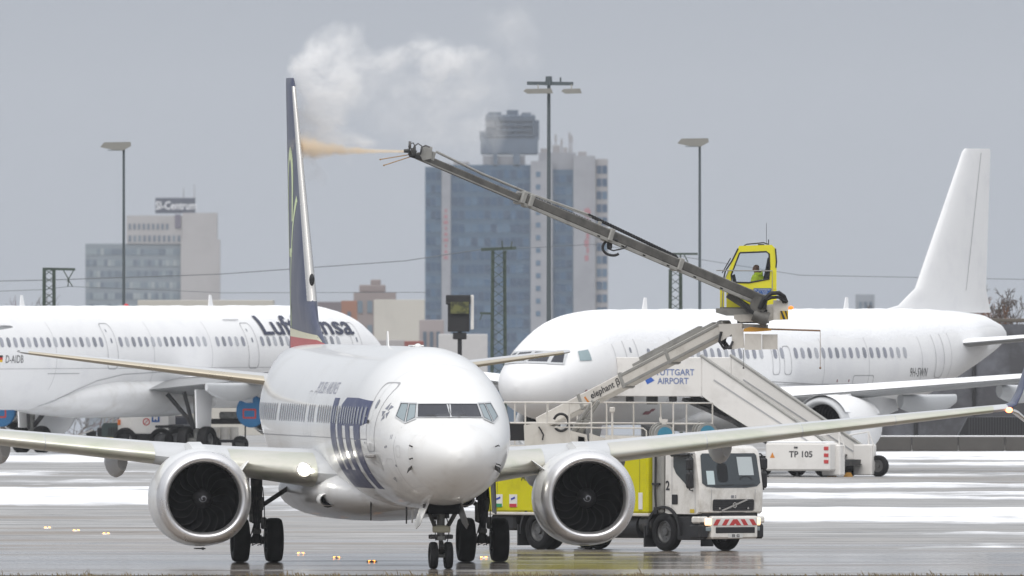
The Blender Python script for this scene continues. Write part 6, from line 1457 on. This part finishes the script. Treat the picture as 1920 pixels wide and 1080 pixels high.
def steam_field(t):
    tc = t.nodes.new('ShaderNodeTexCoord'); wn = t.nodes.new('ShaderNodeTexNoise'); wn.inputs['Scale'].default_value = 1.1; wn.inputs['Detail'].default_value = 3
    t.links.new(tc.outputs['Object'], wn.inputs['Vector'])
    sb = t.nodes.new('ShaderNodeVectorMath'); sb.operation = 'SUBTRACT'; sb.inputs[1].default_value = (.5, .5, .5); t.links.new(wn.outputs['Color'], sb.inputs[0])
    sc = t.nodes.new('ShaderNodeVectorMath'); sc.operation = 'SCALE'; sc.inputs['Scale'].default_value = 1.5; t.links.new(sb.outputs[0], sc.inputs[0])
    wp = t.nodes.new('ShaderNodeVectorMath'); wp.operation = 'ADD'; t.links.new(tc.outputs['Object'], wp.inputs[0]); t.links.new(sc.outputs[0], wp.inputs[1])
    f = None
    for px, py, rx, ry, rd, k in BLOBS:
        c = P(px, py, 681.5) - SO
        s1 = t.nodes.new('ShaderNodeVectorMath'); s1.operation = 'SUBTRACT'; s1.inputs[1].default_value = c; t.links.new(wp.outputs[0], s1.inputs[0])
        s2 = t.nodes.new('ShaderNodeVectorMath'); s2.operation = 'DIVIDE'; s2.inputs[1].default_value = (rx * 1.25 / ss, rd * 1.1, ry * 1.25 / ss); t.links.new(s1.outputs[0], s2.inputs[0])
        ln = t.nodes.new('ShaderNodeVectorMath'); ln.operation = 'LENGTH'; t.links.new(s2.outputs[0], ln.inputs[0])
        v = nmath(t, 'MULTIPLY', nmath(t, 'MAXIMUM', nmath(t, 'SUBTRACT', 1.0, ln.outputs['Value']), 0.0), k)
        f = v if f is None else nmath(t, 'ADD', f, v)
    w2 = t.nodes.new('ShaderNodeTexNoise'); w2.inputs['Scale'].default_value = 3.2; w2.inputs['Detail'].default_value = 4; t.links.new(wp.outputs[0], w2.inputs['Vector'])
    sb2 = t.nodes.new('ShaderNodeVectorMath'); sb2.operation = 'SUBTRACT'; sb2.inputs[1].default_value = (.5, .5, .5); t.links.new(w2.outputs['Color'], sb2.inputs[0])
    sc2 = t.nodes.new('ShaderNodeVectorMath'); sc2.operation = 'SCALE'; sc2.inputs['Scale'].default_value = .5; t.links.new(sb2.outputs[0], sc2.inputs[0])
    wq = t.nodes.new('ShaderNodeVectorMath'); wq.operation = 'ADD'; t.links.new(wp.outputs[0], wq.inputs[0]); t.links.new(sc2.outputs[0], wq.inputs[1])
    mpn = t.nodes.new('ShaderNodeMapping'); mpn.inputs['Scale'].default_value = (.75, 1, 1.15); mpn.inputs['Rotation'].default_value = (0, .5, 0); t.links.new(wq.outputs[0], mpn.inputs[0])
    n2 = t.nodes.new('ShaderNodeTexNoise'); n2.inputs['Scale'].default_value = 1.5; n2.inputs['Detail'].default_value = 9; n2.inputs['Roughness'].default_value = .64; t.links.new(mpn.outputs[0], n2.inputs['Vector'])
    mr = t.nodes.new('ShaderNodeMapRange'); mr.inputs[1].default_value = .41; mr.inputs[2].default_value = .66; t.links.new(n2.outputs['Fac'], mr.inputs[0])
    d = nmath(t, 'MULTIPLY', f, nmath(t, 'MULTIPLY_ADD', nmath(t, 'POWER', mr.outputs[0], 1.3), 1.0, .035))
    return nmath(t, 'MULTIPLY', d, 4.3)
stm, t, v = vol_mat('steam', (.995, .995, .995), 0, .0, steam_field)
b = B(); w_, h_ = (1050 - 535) / ss, (370 - 0) / ss
b.box(((792 - 740) / ss, .1, (190 - 185) / ss), (w_, 2.6, h_)); so = b.build('steam', stm, smooth=0); so.location = SO; tag(so, 'white steam cloud drifting off the navy tail fin', 'steam', kind='stuff')

# hot fluid jet: densest on its axis, widening into a soft plume at the fin
J0, J1 = P(757, 284, 685.1), P(562, 282, 679.8)
jd = (J1 - J0); JL = jd.length; b = B(); jr = []
for k in range(17):
    q = k / 16; r_ = .07 + .62 * q ** 2.2; jr.append([Vector((q * JL, r_ * cos(a), r_ * sin(a) + .12 * q ** 3)) for a in [2 * pi * j / 16 for j in range(16)]])
b.loft(jr, cap=True)
def jet_field(t):
    tc = t.nodes.new('ShaderNodeTexCoord'); n2 = t.nodes.new('ShaderNodeTexNoise'); n2.inputs['Scale'].default_value = 3.2; n2.inputs['Detail'].default_value = 6; t.links.new(tc.outputs['Object'], n2.inputs['Vector'])
    sp = t.nodes.new('ShaderNodeSeparateXYZ'); t.links.new(tc.outputs['Object'], sp.inputs[0])
    q = nmath(t, 'MAXIMUM', nmath(t, 'DIVIDE', sp.outputs['X'], JL), 0.0); zz = nmath(t, 'SUBTRACT', sp.outputs['Z'], nmath(t, 'MULTIPLY', nmath(t, 'POWER', q, 3.0), .10))
    r = nmath(t, 'SQRT', nmath(t, 'ADD', nmath(t, 'MULTIPLY', sp.outputs['Y'], sp.outputs['Y']), nmath(t, 'MULTIPLY', zz, zz)))
    R_ = nmath(t, 'MULTIPLY_ADD', nmath(t, 'POWER', q, 2.0), .32, .055)
    e = nmath(t, 'MAXIMUM', nmath(t, 'SUBTRACT', nmath(t, 'ADD', 1.0, nmath(t, 'MULTIPLY', nmath(t, 'SUBTRACT', n2.outputs['Fac'], .5), nmath(t, 'MULTIPLY', q, 2.2))), nmath(t, 'DIVIDE', r, R_)), 0.0)
    return nmath(t, 'MULTIPLY', nmath(t, 'MULTIPLY', e, e), nmath(t, 'DIVIDE', 2.6, R_))
jm, t, v = vol_mat('hot orange fluid mist', (.995, .87, .70), 0, .0, jet_field)
jo = b.build('fluid_jet', jm, smooth=0); jo.location = J0; jo.rotation_euler = jd.to_track_quat('X', 'Z').to_euler(); tag(jo, 'thin orange jet of de-icing fluid hitting the navy tail fin', 'spray', kind='stuff')

# ================================================================== the haze over the field
hz = B(); hz.box((0, 4500, -3.5), (4400, 9800, 157))
hm = bpy.data.materials.new('winter haze'); hm.use_nodes = True; t = hm.node_tree; t.nodes.clear()
ho = t.nodes.new('ShaderNodeOutputMaterial'); pv = t.nodes.new('ShaderNodeVolumePrincipled')
pv.inputs['Color'].default_value = (.93, .95, .98, 1); pv.inputs['Density'].default_value = 2.8e-5; pv.inputs['Anisotropy'].default_value = .1
t.links.new(pv.outputs[0], ho.inputs['Volume'])
h_ = hz.build('haze', hm, smooth=0); tag(h_, kind='stuff')
try: hm.cycles.homogeneous_volume = True
except Exception: pass
